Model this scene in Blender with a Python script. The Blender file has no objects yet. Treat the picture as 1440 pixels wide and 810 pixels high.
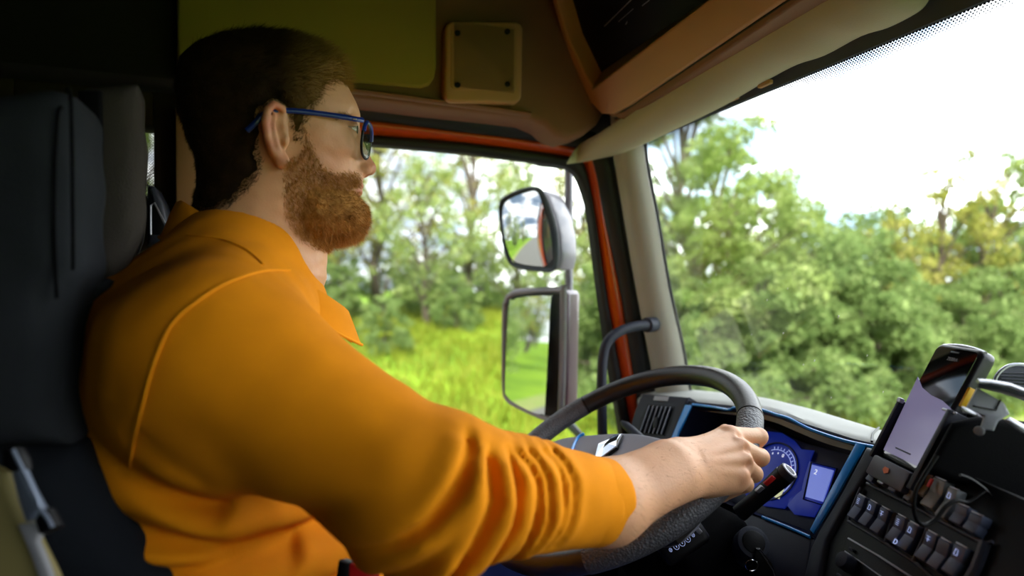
import bpy, bmesh, math, random
import numpy as np
from mathutils import Vector, Matrix

# ------------------------------------------------------------------ camera, world, sun, exposure
sc = bpy.context.scene
COL = sc.collection
FPX = 850.0                       # focal length in pixels of the 1440 wide frame
YAW = math.radians(20.2)          # the camera looks left across the cab, turned a little forward
Z0 = 2.35                         # height of the camera above the road
EXPOSURE = 0.2
SKY = 7.5
SUN = 9.0

cam_d = bpy.data.cameras.new('camera')
cam = bpy.data.objects.new('camera', cam_d)
COL.objects.link(cam)
cam_d.sensor_width = 36.0
cam_d.lens = 36.0 * FPX / 1440.0
cam_d.clip_start = 0.02
cam_d.clip_end = 400
cam.location = (0, 0, Z0)
cam.rotation_euler = (math.radians(90), 0, -YAW)
cam_d.dof.use_dof = True
cam_d.dof.focus_distance = 0.80
cam_d.dof.aperture_fstop = 2.5
sc.camera = cam
vs = sc.view_settings
vs.view_transform = 'Standard'
vs.look = 'None'
vs.gamma = 1
vs.use_curve_mapping = False
vs.exposure = EXPOSURE

def make_world():
    w = bpy.data.worlds.new('sky')
    sc.world = w
    w.use_nodes = True
    nt = w.node_tree
    nt.nodes.clear()
    N, L = nt.nodes.new, nt.links.new
    tc = N('ShaderNodeTexCoord')
    mp = N('ShaderNodeMapping')
    mp.inputs['Scale'].default_value = (1.6, 1.6, 4.5)
    L(tc.outputs['Generated'], mp.inputs[0])
    no = N('ShaderNodeTexNoise')
    no.inputs['Scale'].default_value = 2.3
    no.inputs['Detail'].default_value = 6
    no.inputs['Roughness'].default_value = 0.55
    L(mp.outputs[0], no.inputs['Vector'])
    cr = N('ShaderNodeValToRGB')
    cr.color_ramp.elements[0].position = 0.40
    cr.color_ramp.elements[0].color = (0.17, 0.23, 0.31, 1)
    cr.color_ramp.elements[1].position = 0.56
    cr.color_ramp.elements[1].color = (1, 1, 1, 1)
    e = cr.color_ramp.elements.new(0.46)
    e.color = (0.33, 0.38, 0.46, 1)
    L(no.outputs[0], cr.inputs[0])
    # the cloud cover is brighter ahead of the truck than to its left and behind it
    sp = N('ShaderNodeSeparateXYZ'); L(tc.outputs['Generated'], sp.inputs[0])
    mr = N('ShaderNodeMapRange'); mr.inputs['From Min'].default_value = 0.15; mr.inputs['From Max'].default_value = 0.65
    mr.inputs['To Min'].default_value = 0.30; mr.inputs['To Max'].default_value = 1.0
    L(sp.outputs[0], mr.inputs['Value'])
    mm_ = N('ShaderNodeMix'); mm_.data_type = 'RGBA'; mm_.blend_type = 'MULTIPLY'; mm_.inputs['Factor'].default_value = 1.0
    L(cr.outputs[0], mm_.inputs['A']); L(mr.outputs[0], mm_.inputs['B'])
    bg = N('ShaderNodeBackground')
    bg.inputs[1].default_value = SKY
    L(mm_.outputs['Result'], bg.inputs[0])
    out = N('ShaderNodeOutputWorld')
    L(bg.outputs[0], out.inputs[0])
make_world()

sun_d = bpy.data.lights.new('sun', 'SUN')
sun_d.energy = SUN
sun_d.angle = math.radians(6)
sun_d.color = (1.0, 0.95, 0.86)
sun = bpy.data.objects.new('sun', sun_d)
COL.objects.link(sun)
# from the right of the truck, a little behind it and high, so the cab roof shades the inside
sd = Vector((0.25, 0.60, -0.72)).normalized()
sun.rotation_euler = sd.to_track_quat('-Z', 'Y').to_euler()
sun.location = (-3, -8, 12)

# ------------------------------------------------------------------ pixel rays -> points on real surfaces
RT = np.array([math.cos(YAW), -math.sin(YAW), 0.0])
FW = np.array([math.sin(YAW), math.cos(YAW), 0.0])
UP = np.array([0.0, 0.0, 1.0])
def ray(px, py): return RT * (px - 720) / FPX + FW + UP * (405 - py) / FPX
def atD(px, py, d): return ray(px, py) * d
def onY(px, py, y):
    r = ray(px, py); return r * (y / r[1])
def onX(px, py, x):
    r = ray(px, py); return r * (x / r[0])
def onZ(px, py, z):
    r = ray(px, py); return r * (z / r[2])
def onP(px, py, P, n):
    r = ray(px, py); return r * (np.dot(P, n) / np.dot(r, n))
def nrm(v):
    v = np.asarray(v, float); return v / np.linalg.norm(v)

# ------------------------------------------------------------------ materials
def lin(c):
    if isinstance(c, str):
        c = tuple(int(c[i:i + 2], 16) / 255 for i in (0, 2, 4))
        c = tuple(x / 12.92 if x < 0.04045 else ((x + 0.055) / 1.055) ** 2.4 for x in c)
    return tuple(c) + (1.0,)
MATS = {}
def mat(name, col, rough=0.6, metal=0.0, bump=0.0, bscale=200.0, var=0.12, vscale=6.0, spec=0.5, sheen=0.0,
        sss=0.0, col2=None, coat=0.0, emit=None, estr=0.0, detail=3.0, stretch=None):
    if name in MATS: return MATS[name]
    m = bpy.data.materials.new(name)
    m.use_nodes = True
    nt = m.node_tree
    b = nt.nodes['Principled BSDF']
    N, L = nt.nodes.new, nt.links.new
    c1 = lin(col)
    tc = N('ShaderNodeTexCoord')
    src = tc.outputs['Object']
    if stretch:
        mp = N('ShaderNodeMapping'); mp.inputs['Scale'].default_value = stretch
        L(src, mp.inputs[0]); src = mp.outputs[0]
    no = N('ShaderNodeTexNoise'); no.inputs['Scale'].default_value = vscale; no.inputs['Detail'].default_value = detail
    L(src, no.inputs['Vector'])
    cr = N('ShaderNodeValToRGB')
    cr.color_ramp.elements[0].position = 0.3; cr.color_ramp.elements[1].position = 0.7
    c2 = lin(col2) if col2 else tuple(min(1, x * (1 + var)) for x in c1[:3]) + (1,)
    c0 = c1 if col2 else tuple(x * (1 - var) for x in c1[:3]) + (1,)
    cr.color_ramp.elements[0].color = c0; cr.color_ramp.elements[1].color = c2
    L(no.outputs[0], cr.inputs[0]); L(cr.outputs[0], b.inputs['Base Color'])
    b.inputs['Roughness'].default_value = rough
    b.inputs['Metallic'].default_value = metal
    b.inputs['Specular IOR Level'].default_value = spec
    if sheen: b.inputs['Sheen Weight'].default_value = sheen
    if coat: b.inputs['Coat Weight'].default_value = coat
    if sss:
        b.inputs['Subsurface Weight'].default_value = sss
        b.inputs['Subsurface Radius'].default_value = (0.012, 0.004, 0.002)
        b.inputs['Subsurface Scale'].default_value = 0.6
    if emit:
        b.inputs['Emission Color'].default_value = lin(emit); b.inputs['Emission Strength'].default_value = estr
    if bump:
        n2 = N('ShaderNodeTexNoise'); n2.inputs['Scale'].default_value = bscale; n2.inputs['Detail'].default_value = 2
        L(src, n2.inputs['Vector'])
        bp = N('ShaderNodeBump'); bp.inputs['Strength'].default_value = bump; bp.inputs['Distance'].default_value = 0.001
        L(n2.outputs[0], bp.inputs['Height']); L(bp.outputs[0], b.inputs['Normal'])
    MATS[name] = m
    return m

def voronoi_bump(m, scale, strength, dist=0.0008):
    nt = m.node_tree; b = nt.nodes['Principled BSDF']
    N, L = nt.nodes.new, nt.links.new
    tc = N('ShaderNodeTexCoord'); v = N('ShaderNodeTexVoronoi'); v.inputs['Scale'].default_value = scale
    L(tc.outputs['Object'], v.inputs['Vector'])
    bp = N('ShaderNodeBump'); bp.inputs['Strength'].default_value = strength; bp.inputs['Distance'].default_value = dist
    bp.invert = True
    L(v.outputs['Distance'], bp.inputs['Height']); L(bp.outputs[0], b.inputs['Normal'])
    return m

def glass_mat(name, tint=(1, 1, 1), gloss=0.04):
    m = bpy.data.materials.new(name); m.use_nodes = True
    nt = m.node_tree; nt.nodes.clear(); N, L = nt.nodes.new, nt.links.new
    t = N('ShaderNodeBsdfTransparent'); t.inputs[0].default_value = tint + (1,)
    g = N('ShaderNodeBsdfGlossy'); g.inputs['Roughness'].default_value = 0.02
    fr = N('ShaderNodeFresnel'); fr.inputs[0].default_value = 1.35
    mu = N('ShaderNodeMath'); mu.operation = 'MULTIPLY'; mu.inputs[1].default_value = gloss * 12
    mx = N('ShaderNodeMixShader'); o = N('ShaderNodeOutputMaterial')
    L(fr.outputs[0], mu.inputs[0]); L(mu.outputs[0], mx.inputs[0]); L(t.outputs[0], mx.inputs[1]); L(g.outputs[0], mx.inputs[2])
    L(mx.outputs[0], o.inputs[0])
    return m

def dot_mat(name, col, pitch, rmax, rmin, width):
    """ceramic dots printed on glass; attribute 'uvv' holds metres along and across the band"""
    m = bpy.data.materials.new(name); m.use_nodes = True
    nt = m.node_tree; nt.nodes.clear(); N, L = nt.nodes.new, nt.links.new
    at = N('ShaderNodeAttribute'); at.attribute_name = 'uvv'
    sp = N('ShaderNodeSeparateXYZ'); L(at.outputs['Vector'], sp.inputs[0])
    def M(op, a, b=None):
        n = N('ShaderNodeMath'); n.operation = op
        for i, x in enumerate((a, b)):
            if x is None: continue
            if isinstance(x, (int, float)): n.inputs[i].default_value = x
            else: L(x, n.inputs[i])
        return n.outputs[0]
    u = M('DIVIDE', sp.outputs[0], pitch); v = M('DIVIDE', sp.outputs[1], pitch * 0.6)
    row = M('FLOOR', v); odd = M('MULTIPLY', M('MODULO', M('ABSOLUTE', row), 2.0), 0.5)
    fu = M('SUBTRACT', M('FRACT', M('ADD', u, odd)), 0.5)
    fv = M('MULTIPLY', M('SUBTRACT', M('FRACT', v), 0.5), 0.6)
    d = M('SQRT', M('ADD', M('MULTIPLY', fu, fu), M('MULTIPLY', fv, fv)))
    k = M('DIVIDE', sp.outputs[1], width)
    r = M('ADD', rmax, M('MULTIPLY', k, rmin - rmax))
    mask = M('LESS_THAN', d, r)
    t = N('ShaderNodeBsdfTransparent'); df = N('ShaderNodeBsdfDiffuse'); df.inputs[0].default_value = lin(col)
    mx = N('ShaderNodeMixShader'); o = N('ShaderNodeOutputMaterial')
    L(mask, mx.inputs[0]); L(t.outputs[0], mx.inputs[1]); L(df.outputs[0], mx.inputs[2]); L(mx.outputs[0], o.inputs[0])
    return m

M_skin = mat('skin', 'd39d74', 0.52, sss=0.12, bump=0.25, bscale=420, var=0.06, vscale=30)
M_skinface = M_skin
M_shirt = mat('orange_cotton', 'e08802', 0.9, sheen=0.0, bump=0.35, bscale=900, var=0.05, vscale=25, spec=0.2)
M_seam = mat('orange_stitching', 'e8930c', 0.85, bump=0.5, bscale=1200, spec=0.2)
M_hair = mat('brown_hair', '2b1c0d', 0.75, var=0.3, vscale=60, spec=0.15)
M_hairtip = mat('blond_hair', '8d6a35', 0.7, var=0.3, vscale=60, spec=0.2)
M_beard = mat('ginger_beard', 'c48e4c', 0.75, col2='96652e', vscale=90, spec=0.2)
M_denim = mat('blue_denim', '1c3a8c', 0.9, bump=0.4, bscale=700, var=0.15)
M_black = mat('black_plastic', '0a0a0d', 0.45, spec=0.25, bump=0.15, bscale=500, var=0.1)
M_blackm = mat('matte_black_plastic', '050507', 0.85, spec=0.08, bump=0.2, bscale=500)
M_rubber = mat('black_rubber', '15171a', 0.6, var=0.1)
M_teal = mat('dark_slate_rubber', '1c272c', 0.5, var=0.15)
M_dark = mat('dark_grey_plastic', '2c2f3b', 0.5, spec=0.3, bump=0.3, bscale=900, var=0.08)
M_grey = mat('grey_hub_plastic', '82838e', 0.55, bump=0.35, bscale=1100, var=0.05)
M_leather = mat('dark_leather', '26221f', 0.38, bump=0.2, bscale=300, var=0.12)
M_grip = voronoi_bump(mat('perforated_leather', '4a4a4e', 0.5, var=0.08), 330, 1.0, 0.001)
M_blue = mat('bright_blue_trim', '1e9cff', 0.3, coat=0.4, var=0.04)
M_bluedark = mat('dark_blue_recess', '0b1638', 0.55, var=0.2)
M_facia = mat('slate_facia', '3c4052', 0.5, bump=0.2, bscale=900)
M_pad = mat('light_grey_dash_pad', '9d9d97', 0.65, bump=0.3, bscale=600, var=0.05)
M_pillar = mat('light_grey_trim', 'a9a598', 0.6, bump=0.2, bscale=500, var=0.04)
M_visor = mat('pale_olive_trim', 'b0ab90', 0.7, bump=0.25, bscale=500, var=0.04)
M_beige = mat('tan_trim', 'b58a5c', 0.6, bump=0.25, bscale=500, var=0.06)
M_brown = mat('brown_trim', '7d573a', 0.7, bump=0.25, bscale=500, var=0.06)
M_olive = mat('olive_panel', '94802e', 0.75, bump=0.15, bscale=400, var=0.04)
M_orange = mat('orange_paint', 'd04c06', 0.3, coat=0.6, var=0.04)
M_seat = mat('grey_seat_fabric', '24262a', 0.95, bump=0.6, bscale=700, var=0.15, vscale=12, spec=0.15)
M_seatd = mat('dark_seat_fabric', '14171c', 0.95, bump=0.6, bscale=700, var=0.15, spec=0.15)
M_chrome = mat('chrome', 'e8e8ee', 0.12, metal=1.0, var=0.02)
M_silver = mat('silver_plastic', 'a8a8b0', 0.35, metal=0.6, var=0.03)
M_mirror = mat('mirror_glass', 'c4c8cc', 0.01, metal=1.0, var=0.0)
M_housing = mat('mirror_housing', '77727a', 0.35, coat=0.3, var=0.06)
M_housingd = mat('dark_mirror_housing', '5e4650', 0.3, coat=0.5, var=0.1)
M_blueframe = mat('blue_glasses_frame', '0f2f86', 0.3, coat=0.5, var=0.05)
M_white = mat('white_plastic', 'dcdcdc', 0.5)
M_red = mat('red_webbing', 'd01414', 0.6)
M_glass = glass_mat('window_glass', (0.97, 0.985, 0.98), 0.016)
M_lens = glass_mat('lens_glass', (0.75, 0.78, 0.72), 0.06)

# ------------------------------------------------------------------ mesh helpers: a geo is (verts Nx3, faces)
def merge(*gs):
    V, F, n = [], [], 0
    for v, f in gs:
        V.append(np.asarray(v, float).reshape(-1, 3)); F += [tuple(i + n for i in q) for q in f]; n += len(v)
    return np.concatenate(V), F
def from_bm(bm):
    bm.verts.index_update()
    V = np.array([v.co[:] for v in bm.verts]); F = [tuple(v.index for v in f.verts) for f in bm.faces]
    bm.free(); return V, F
def rbox(c, half, ax=None, bev=0.003, seg=2):
    bm = bmesh.new(); bmesh.ops.create_cube(bm, size=2)
    for v in bm.verts: v.co = Vector((v.co.x * half[0], v.co.y * half[1], v.co.z * half[2]))
    b = min(bev, min(half) * 0.95)
    if b > 0: bmesh.ops.bevel(bm, geom=bm.edges[:], offset=b, segments=seg, profile=0.5, affect='EDGES')
    V, F = from_bm(bm)
    if ax is not None: V = V @ np.array([nrm(a) for a in ax])
    return V + np.asarray(c, float), F
def slab(pts, thick, bev=0.004, seg=2):
    """flat polygon pts extruded by vector thick, all edges rounded"""
    pts = np.asarray(pts, float); thick = np.asarray(thick, float)
    bm = bmesh.new()
    a = [bm.verts.new(p) for p in pts]; b = [bm.verts.new(p + thick) for p in pts]
    bm.faces.new(a); bm.faces.new(b[::-1])
    n = len(a)
    for i in range(n): bm.faces.new([a[i], b[i], b[(i + 1) % n], a[(i + 1) % n]])
    bmesh.ops.recalc_face_normals(bm, faces=bm.faces[:])
    if bev > 0:
        caps = [e for e in bm.edges if (e.verts[0] in a) == (e.verts[1] in a)]
        bmesh.ops.bevel(bm, geom=caps, offset=bev, segments=seg, profile=0.5, affect='EDGES')
    bmesh.ops.triangulate(bm, faces=[f for f in bm.faces if len(f.verts) > 4])
    return from_bm(bm)
def frames(P, closed=False):
    P = np.asarray(P, float); n = len(P)
    T = np.zeros_like(P)
    for i in range(n):
        a = P[(i - 1) % n] if (closed or i > 0) else P[i]
        b = P[(i + 1) % n] if (closed or i < n - 1) else P[i]
        T[i] = nrm(b - a)
    ref = np.array([0, 0, 1.0]) if abs(T[0][2]) < 0.9 else np.array([1.0, 0, 0])
    u = nrm(np.cross(T[0], ref)); A, B = [], []
    for i in range(n):
        u = nrm(u - T[i] * np.dot(u, T[i])); A.append(u); B.append(np.cross(T[i], u))
    return T, np.array(A), np.array(B)
def tube(P, r, n=12, closed=False, sx=1.0, sy=1.0, cap=True):
    P = np.asarray(P, float); r = np.broadcast_to(r, (len(P),))
    T, A, B = frames(P, closed)
    th = np.linspace(0, 2 * math.pi, n, endpoint=False)
    V = (P[:, None] + r[:, None, None] * (np.cos(th)[None, :, None] * A[:, None] * sx + np.sin(th)[None, :, None] * B[:, None] * sy)).reshape(-1, 3)
    F = []
    m = len(P)
    for i in range(m if closed else m - 1):
        j = (i + 1) % m
        for k in range(n):
            l = (k + 1) % n
            F.append((i * n + k, i * n + l, j * n + l, j * n + k))
    if cap and not closed:
        F.append(tuple(range(n))[::-1]); F.append(tuple((m - 1) * n + k for k in range(n)))
    return V, F
def spline(P, n=8, closed=False):
    P = np.asarray(P, float); m = len(P); out = []
    for i in range(m if closed else m - 1):
        p0 = P[(i - 1) % m] if (closed or i > 0) else P[i]; p1 = P[i]; p2 = P[(i + 1) % m]
        p3 = P[(i + 2) % m] if (closed or i < m - 2) else P[(i + 1) % m]
        for t in np.linspace(0, 1, n, endpoint=False):
            out.append(0.5 * (2 * p1 + (p2 - p0) * t + (2 * p0 - 5 * p1 + 4 * p2 - p3) * t * t + (3 * p1 - p0 - 3 * p2 + p3) * t ** 3))
    if not closed: out.append(P[-1])
    return np.array(out)
def grid(rows, closed=False):
    rows = np.asarray(rows, float); a, b = rows.shape[:2]; F = []
    for i in range(a - 1):
        for k in range(b if closed else b - 1):
            l = (k + 1) % b
            F.append((i * b + k, i * b + l, (i + 1) * b + l, (i + 1) * b + k))
    return rows.reshape(-1, 3), F
def sheet(rows, thick):
    """open grid given a thickness: front, back and rim"""
    rows = np.asarray(rows, float); a, b = rows.shape[:2]
    V, F = grid(rows); n = len(V); V2 = V + np.asarray(thick, float).reshape(-1, 3)
    G = list(F) + [tuple(i + n for i in q[::-1]) for q in F]
    rim = [k for k in range(b)] + [i * b + b - 1 for i in range(1, a)] + [(a - 1) * b + k for k in range(b - 2, -1, -1)] + [i * b for i in range(a - 2, 0, -1)]
    for i in range(len(rim)):
        p, q = rim[i], rim[(i + 1) % len(rim)]; G.append((p, p + n, q + n, q))
    return np.concatenate([V, V2]), G
def disc_ring(c, A, B, ri, ro, n=40, thick=None):
    th = np.linspace(0, 2 * math.pi, n, endpoint=False)
    e = np.cos(th)[:, None] * A + np.sin(th)[:, None] * B
    V = np.concatenate([c + e * ri, c + e * ro]); F = [(k, (k + 1) % n, n + (k + 1) % n, n + k) for k in range(n)]
    return V, F
def cyl(a, b, r, n=20, r2=None, bev=0.15):
    a, b = np.asarray(a, float), np.asarray(b, float); r2 = r if r2 is None else r2
    e = nrm(b - a) * bev * r
    return tube([a, a + e * .3, a + e, b - e, b - e * .3, b], [r * .85, r * .97, r, r2, r2 * .97, r2 * .85], n)

WORLD = {}
def obj(name, geo, m, parent=None, label=None, cat=None, group=None, kind=None, smooth=True, uv=None, sub=0, origin=None):
    V, F = geo; V = np.asarray(V, float).reshape(-1, 3)
    me = bpy.data.meshes.new(name)
    if parent is None:
        o0 = np.array([(V[:, 0].min() + V[:, 0].max()) / 2, (V[:, 1].min() + V[:, 1].max()) / 2, V[:, 2].min()]) if origin is None else np.asarray(origin, float)
    else: o0 = WORLD[parent.name]
    me.from_pydata((V - o0).tolist(), [], [tuple(int(i) for i in f) for f in F])
    bm = bmesh.new(); bm.from_mesh(me); bmesh.ops.recalc_face_normals(bm, faces=bm.faces[:]); bm.to_mesh(me); bm.free()
    if uv is not None:
        at = me.attributes.new('uvv', 'FLOAT_VECTOR', 'POINT'); at.data.foreach_set('vector', np.asarray(uv, np.float32).ravel())
    me.materials.append(m)
    if smooth:
        me.polygons.foreach_set('use_smooth', [True] * len(me.polygons))
        if len(me.polygons) < 20000: me.set_sharp_from_angle(angle=math.radians(38))
    me.update()
    o = bpy.data.objects.new(name, me); COL.objects.link(o)
    if parent is None: o.location = (o0[0], o0[1], o0[2] + Z0)
    else: o.parent = parent
    WORLD[o.name] = o0
    if sub:
        s = o.modifiers.new('subdivision', 'SUBSURF'); s.levels = sub; s.render_levels = sub
    tag(o, label, cat, group, kind)
    return o
def tag(o, label=None, cat=None, group=None, kind=None):
    if label: o['label'] = label
    if cat: o['category'] = cat
    if group: o['group'] = group
    if kind: o['kind'] = kind
def thing(name, loc, label, cat, group=None, kind=None):
    o = bpy.data.objects.new(name, None); COL.objects.link(o); o.empty_display_size = 0.05
    loc = np.asarray(loc, float); o.location = (loc[0], loc[1], loc[2] + Z0); WORLD[o.name] = loc
    tag(o, label, cat, group, kind); return o
def struct(name, geo, m, **k): return obj(name, geo, m, kind='structure', **k)
def empty_struct(name, loc):
    return thing(name, loc, None, None, None, 'structure')

# ------------------------------------------------------------------ signed distance shapes -> one skin
def length(v): return np.sqrt((v * v).sum(-1))
def ell(p, c, r, ax=None):
    q = p - np.asarray(c)
    if ax is not None: q = q @ np.array(ax).T
    r = np.asarray(r, float); k0 = length(q / r); k1 = length(q / (r * r)) + 1e-9
    return k0 * (k0 - 1) / k1
def cone(p, a, b, ra, rb, flat=None):
    a = np.asarray(a, float); b = np.asarray(b, float); ba = b - a
    pa = p - a; h = np.clip(pa @ ba / (ba @ ba), 0, 1)
    q = pa - h[..., None] * ba
    if flat is not None:   # flat = (unit direction, factor): section is thinner along that direction
        d, k = flat; t = q @ np.asarray(d); q = q + (t * (1 / k - 1))[..., None] * np.asarray(d)
        return (length(q) - (ra + (rb - ra) * h)) * (0.5 + 0.5 * k)
    return length(q) - (ra + (rb - ra) * h)
def chain(p, pts, rs):
    d = None
    for i in range(len(pts) - 1):
        e = cone(p, pts[i], pts[i + 1], rs[i], rs[i + 1]); d = e if d is None else np.minimum(d, e)
    return d
def smin(a, b, k):
    h = np.clip(0.5 + 0.5 * (b - a) / k, 0, 1); return b + (a - b) * h - k * h * (1 - h)
def smax(a, b, k): return -smin(-a, -b, k)
def poly_sd(x, z, P):
    """signed distance to a polygon in a plane, negative inside"""
    P = np.asarray(P, float); d = np.full(x.shape, 1e9); s = np.zeros(x.shape, bool); n = len(P)
    for i in range(n):
        a, b = P[i], P[(i + 1) % n]; e = b - a; wx, wz = x - a[0], z - a[1]
        h = np.clip((wx * e[0] + wz * e[1]) / (e @ e + 1e-12), 0, 1)
        d = np.minimum(d, (wx - h * e[0]) ** 2 + (wz - h * e[1]) ** 2)
        c = ((a[1] > z) != (b[1] > z)) & (x < (b[0] - a[0]) * (z - a[1]) / (b[1] - a[1] + 1e-12) + a[0])
        s ^= c
    return np.where(s, -1, 1) * np.sqrt(d)
def line_d(x, z, P):
    P = np.asarray(P, float); d = np.full(x.shape, 1e9); tt = np.zeros(x.shape); n = len(P)
    for i in range(n - 1):
        a, b = P[i], P[i + 1]; e = b - a; wx, wz = x - a[0], z - a[1]
        h = np.clip((wx * e[0] + wz * e[1]) / (e @ e + 1e-12), 0, 1)
        q = (wx - h * e[0]) ** 2 + (wz - h * e[1]) ** 2
        m = q < d; d = np.where(m, q, d); tt = np.where(m, (i + h) / (n - 1), tt)
    return np.sqrt(d), tt
def skin(fn, lo, hi, h, B=16):
    """naive surface nets over the blocks the surface passes"""
    lo = np.asarray(lo, float); hi = np.asarray(hi, float)
    nb = np.ceil((hi - lo) / (h * B)).astype(int); n = nb * B
    D = np.full(tuple(n + 1), 1.0, np.float32)
    g = np.stack(np.meshgrid(*[np.arange(k) for k in nb], indexing='ij'), -1).reshape(-1, 3)
    cen = lo + (g + 0.5) * B * h; dc = fn(cen); R = B * h * 0.9 * 1.35
    o = np.arange(B + 1); og = np.stack(np.meshgrid(o, o, o, indexing='ij'), -1).reshape(-1, 3)
    for bi in np.nonzero(dc <= -R)[0]:
        i, j, k = g[bi] * B; D[i:i + B + 1, j:j + B + 1, k:k + B + 1] = -1
    act = np.nonzero(np.abs(dc) < R)[0]
    for s in range(0, len(act), 24):
        ids = act[s:s + 24]
        pts = (lo + (g[ids][:, None] * B + og[None]) * h).reshape(-1, 3)
        d = fn(pts).reshape(len(ids), B + 1, B + 1, B + 1)
        for q, bi in enumerate(ids):
            i, j, k = g[bi] * B; D[i:i + B + 1, j:j + B + 1, k:k + B + 1] = d[q]
    S = D < 0
    c = S[:-1, :-1, :-1].astype(np.int8)
    for dx in (0, 1):
        for dy in (0, 1):
            for dz in (0, 1):
                if dx + dy + dz: c = c + S[dx:n[0] + dx, dy:n[1] + dy, dz:n[2] + dz]
    cells = np.argwhere((c > 0) & (c < 8))
    idx = np.full(tuple(n), -1, np.int32); idx[tuple(cells.T)] = np.arange(len(cells))
    acc = np.zeros((len(cells), 3)); cnt = np.zeros(len(cells))
    cor = [(a, b, e) for a in (0, 1) for b in (0, 1) for e in (0, 1)]
    for a in cor:
        for b in cor:
            if sum(b) - sum(a) == 1 and all(y >= x for x, y in zip(a, b)):
                pa = cells + a; pb = cells + b
                da = D[tuple(pa.T)].astype(float); db = D[tuple(pb.T)].astype(float); m = (da < 0) != (db < 0)
                t = np.where(m, da / np.where(m, da - db, 1), 0)
                acc += np.where(m[:, None], pa + t[:, None] * (pb - pa), 0); cnt += m
    V = lo + acc / cnt[:, None] * h
    F = []
    for ax in range(3):
        a1, a2 = (ax + 1) % 3, (ax + 2) % 3
        e = [0, 0, 0]; e[ax] = 1
        sl0 = tuple(slice(0, n[i]) for i in range(3)); s1 = [slice(0, n[i]) for i in range(3)]; s1[ax] = slice(1, n[ax] + 1)
        cr = S[sl0] != S[tuple(s1)]
        p = np.argwhere(cr); p = p[(p[:, a1] > 0) & (p[:, a2] > 0)]
        q1 = p.copy(); q1[:, a1] -= 1; q2 = q1.copy(); q2[:, a2] -= 1; q3 = p.copy(); q3[:, a2] -= 1
        f = np.stack([idx[tuple(x.T)] for x in (p, q1, q2, q3)], -1); f = f[(f >= 0).all(1)]
        flip = S[tuple(p.T)][:len(f)] if len(f) == len(p) else None
        F += f.tolist()
    return V, F
def grad(fn, p, e=0.0006):
    g = np.stack([fn(p + np.eye(3)[i] * e) - fn(p - np.eye(3)[i] * e) for i in range(3)], -1)
    return g / (length(g)[:, None] + 1e-9)
def march(fn, px, py, t0=0.3, t1=1.2):
    r = ray(px, py); rn = np.linalg.norm(r); t = t0
    for _ in range(120):
        d = float(fn((r * t)[None])[0])
        if abs(d) < 0.0004: break
        t += 0.6 * d / rn
        if t > t1: return None
    return r * t
def strands(base, nor, direc, ln, wid, rng, segs=3, curl=0.25):
    """short tapered hair blades standing on a surface"""
    n = len(base); V = np.zeros((n, segs * 2 + 1, 3)); side = np.cross(direc, nor + rng.normal(0, .6, nor.shape))
    side /= length(side)[:, None] + 1e-9
    bend = rng.normal(0, curl, (n, 3))
    for s in range(segs):
        t = s / segs
        c = base + direc * (ln * t)[:, None] + bend * (ln * t * t)[:, None] * .5
        V[:, 2 * s] = c - side * wid * (1 - t * .6); V[:, 2 * s + 1] = c + side * wid * (1 - t * .6)
    V[:, -1] = base + direc * ln[:, None] + bend * ln[:, None] * .5
    F = []
    k = segs * 2 + 1
    for i in range(n):
        o = i * k
        for s in range(segs - 1): F.append((o + 2 * s, o + 2 * s + 1, o + 2 * s + 3, o + 2 * s + 2))
        F.append((o + k - 3, o + k - 2, o + k - 1))
    return V.reshape(-1, 3), F

# ================================================================== THE CAB (structure)
YD = 1.20                                   # inner face of the driver's door
def wsx(z): return 0.708 + (0.305 - z) * 0.198      # the raked windscreen
def pxl(L, f): return np.array([f(*p) for p in L])
X3 = np.eye(3)
def block(x0, x1, y0, y1, z0, z1, bev=0.006): return rbox(((x0 + x1) / 2, (y0 + y1) / 2, (z0 + z1) / 2), ((x1 - x0) / 2, (y1 - y0) / 2, (z1 - z0) / 2), None, bev)

M_liner = mat('dark_headliner', '2b2119', 0.9, var=0.1)
M_floor = mat('rubber_floor', '17181a', 0.8, bump=0.4, bscale=200)
M_curtain = mat('black_curtain', '0b0a0a', 0.95, var=0.2)
struct('floor', block(-1.3, 1.0, -1.05, 1.3, -1.16, -1.10), M_floor)
struct('ceiling', block(-1.3, 0.9, -1.05, 1.3, 0.85, 0.91), M_liner)
struct('wall_back', block(-1.31, -1.25, -1.05, 1.3, -1.1, 0.85), M_curtain)
struct('wall_right', merge(block(-1.25, -0.05, -1.06, -1.0, -1.1, 0.85), block(-0.05, 0.15, -1.06, -1.0, -0.34, 0.31), block(-0.05, 0.98, -1.06, -1.0, -1.1, -0.33), block(-0.05, 0.98, -1.06, -1.0, 0.30, 0.85)), M_liner)
struct('wall_front', merge(block(0.93, 0.99, -1.0, 1.25, -1.1, -0.27), block(0.705, 0.78, -1.0, 1.25, 0.36, 0.86)), M_blackm)
# left side behind the door, with a small quarter window
struct('wall_left', merge(block(-1.25, -0.42, 1.2, 1.26, -1.1, 0.85), block(-0.42, -0.222, 1.2, 1.26, -1.1, 0.16), block(-0.42, -0.222, 1.2, 1.26, 0.28, 0.85),
                          block(-0.222, -0.10, 1.2, 1.26, -1.1, 0.85)), M_liner)
struct('window_3', block(-0.43, -0.21, 1.262, 1.268, 0.15, 0.29, 0.001), M_glass)
zq = [(x, 1.259, z) for z in (.15, .29) for x in (-.43, -.21)]
obj('trim_10', grid([[zq[0], zq[1]], [zq[2], zq[3]]]), dot_mat('quarter_window_dots', '14140c', .0042, .40, .40, 1.0), kind='structure', uv=np.array([(x, z + 2, 0) for x, _, z in zq]))
struct('trim_1', slab(pxl([(246, 150), (291, 150), (293, 330), (247, 330)], lambda a, b: onY(a, b, 1.17)), (0, 0.03, 0), 0.006), M_beige)

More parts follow.
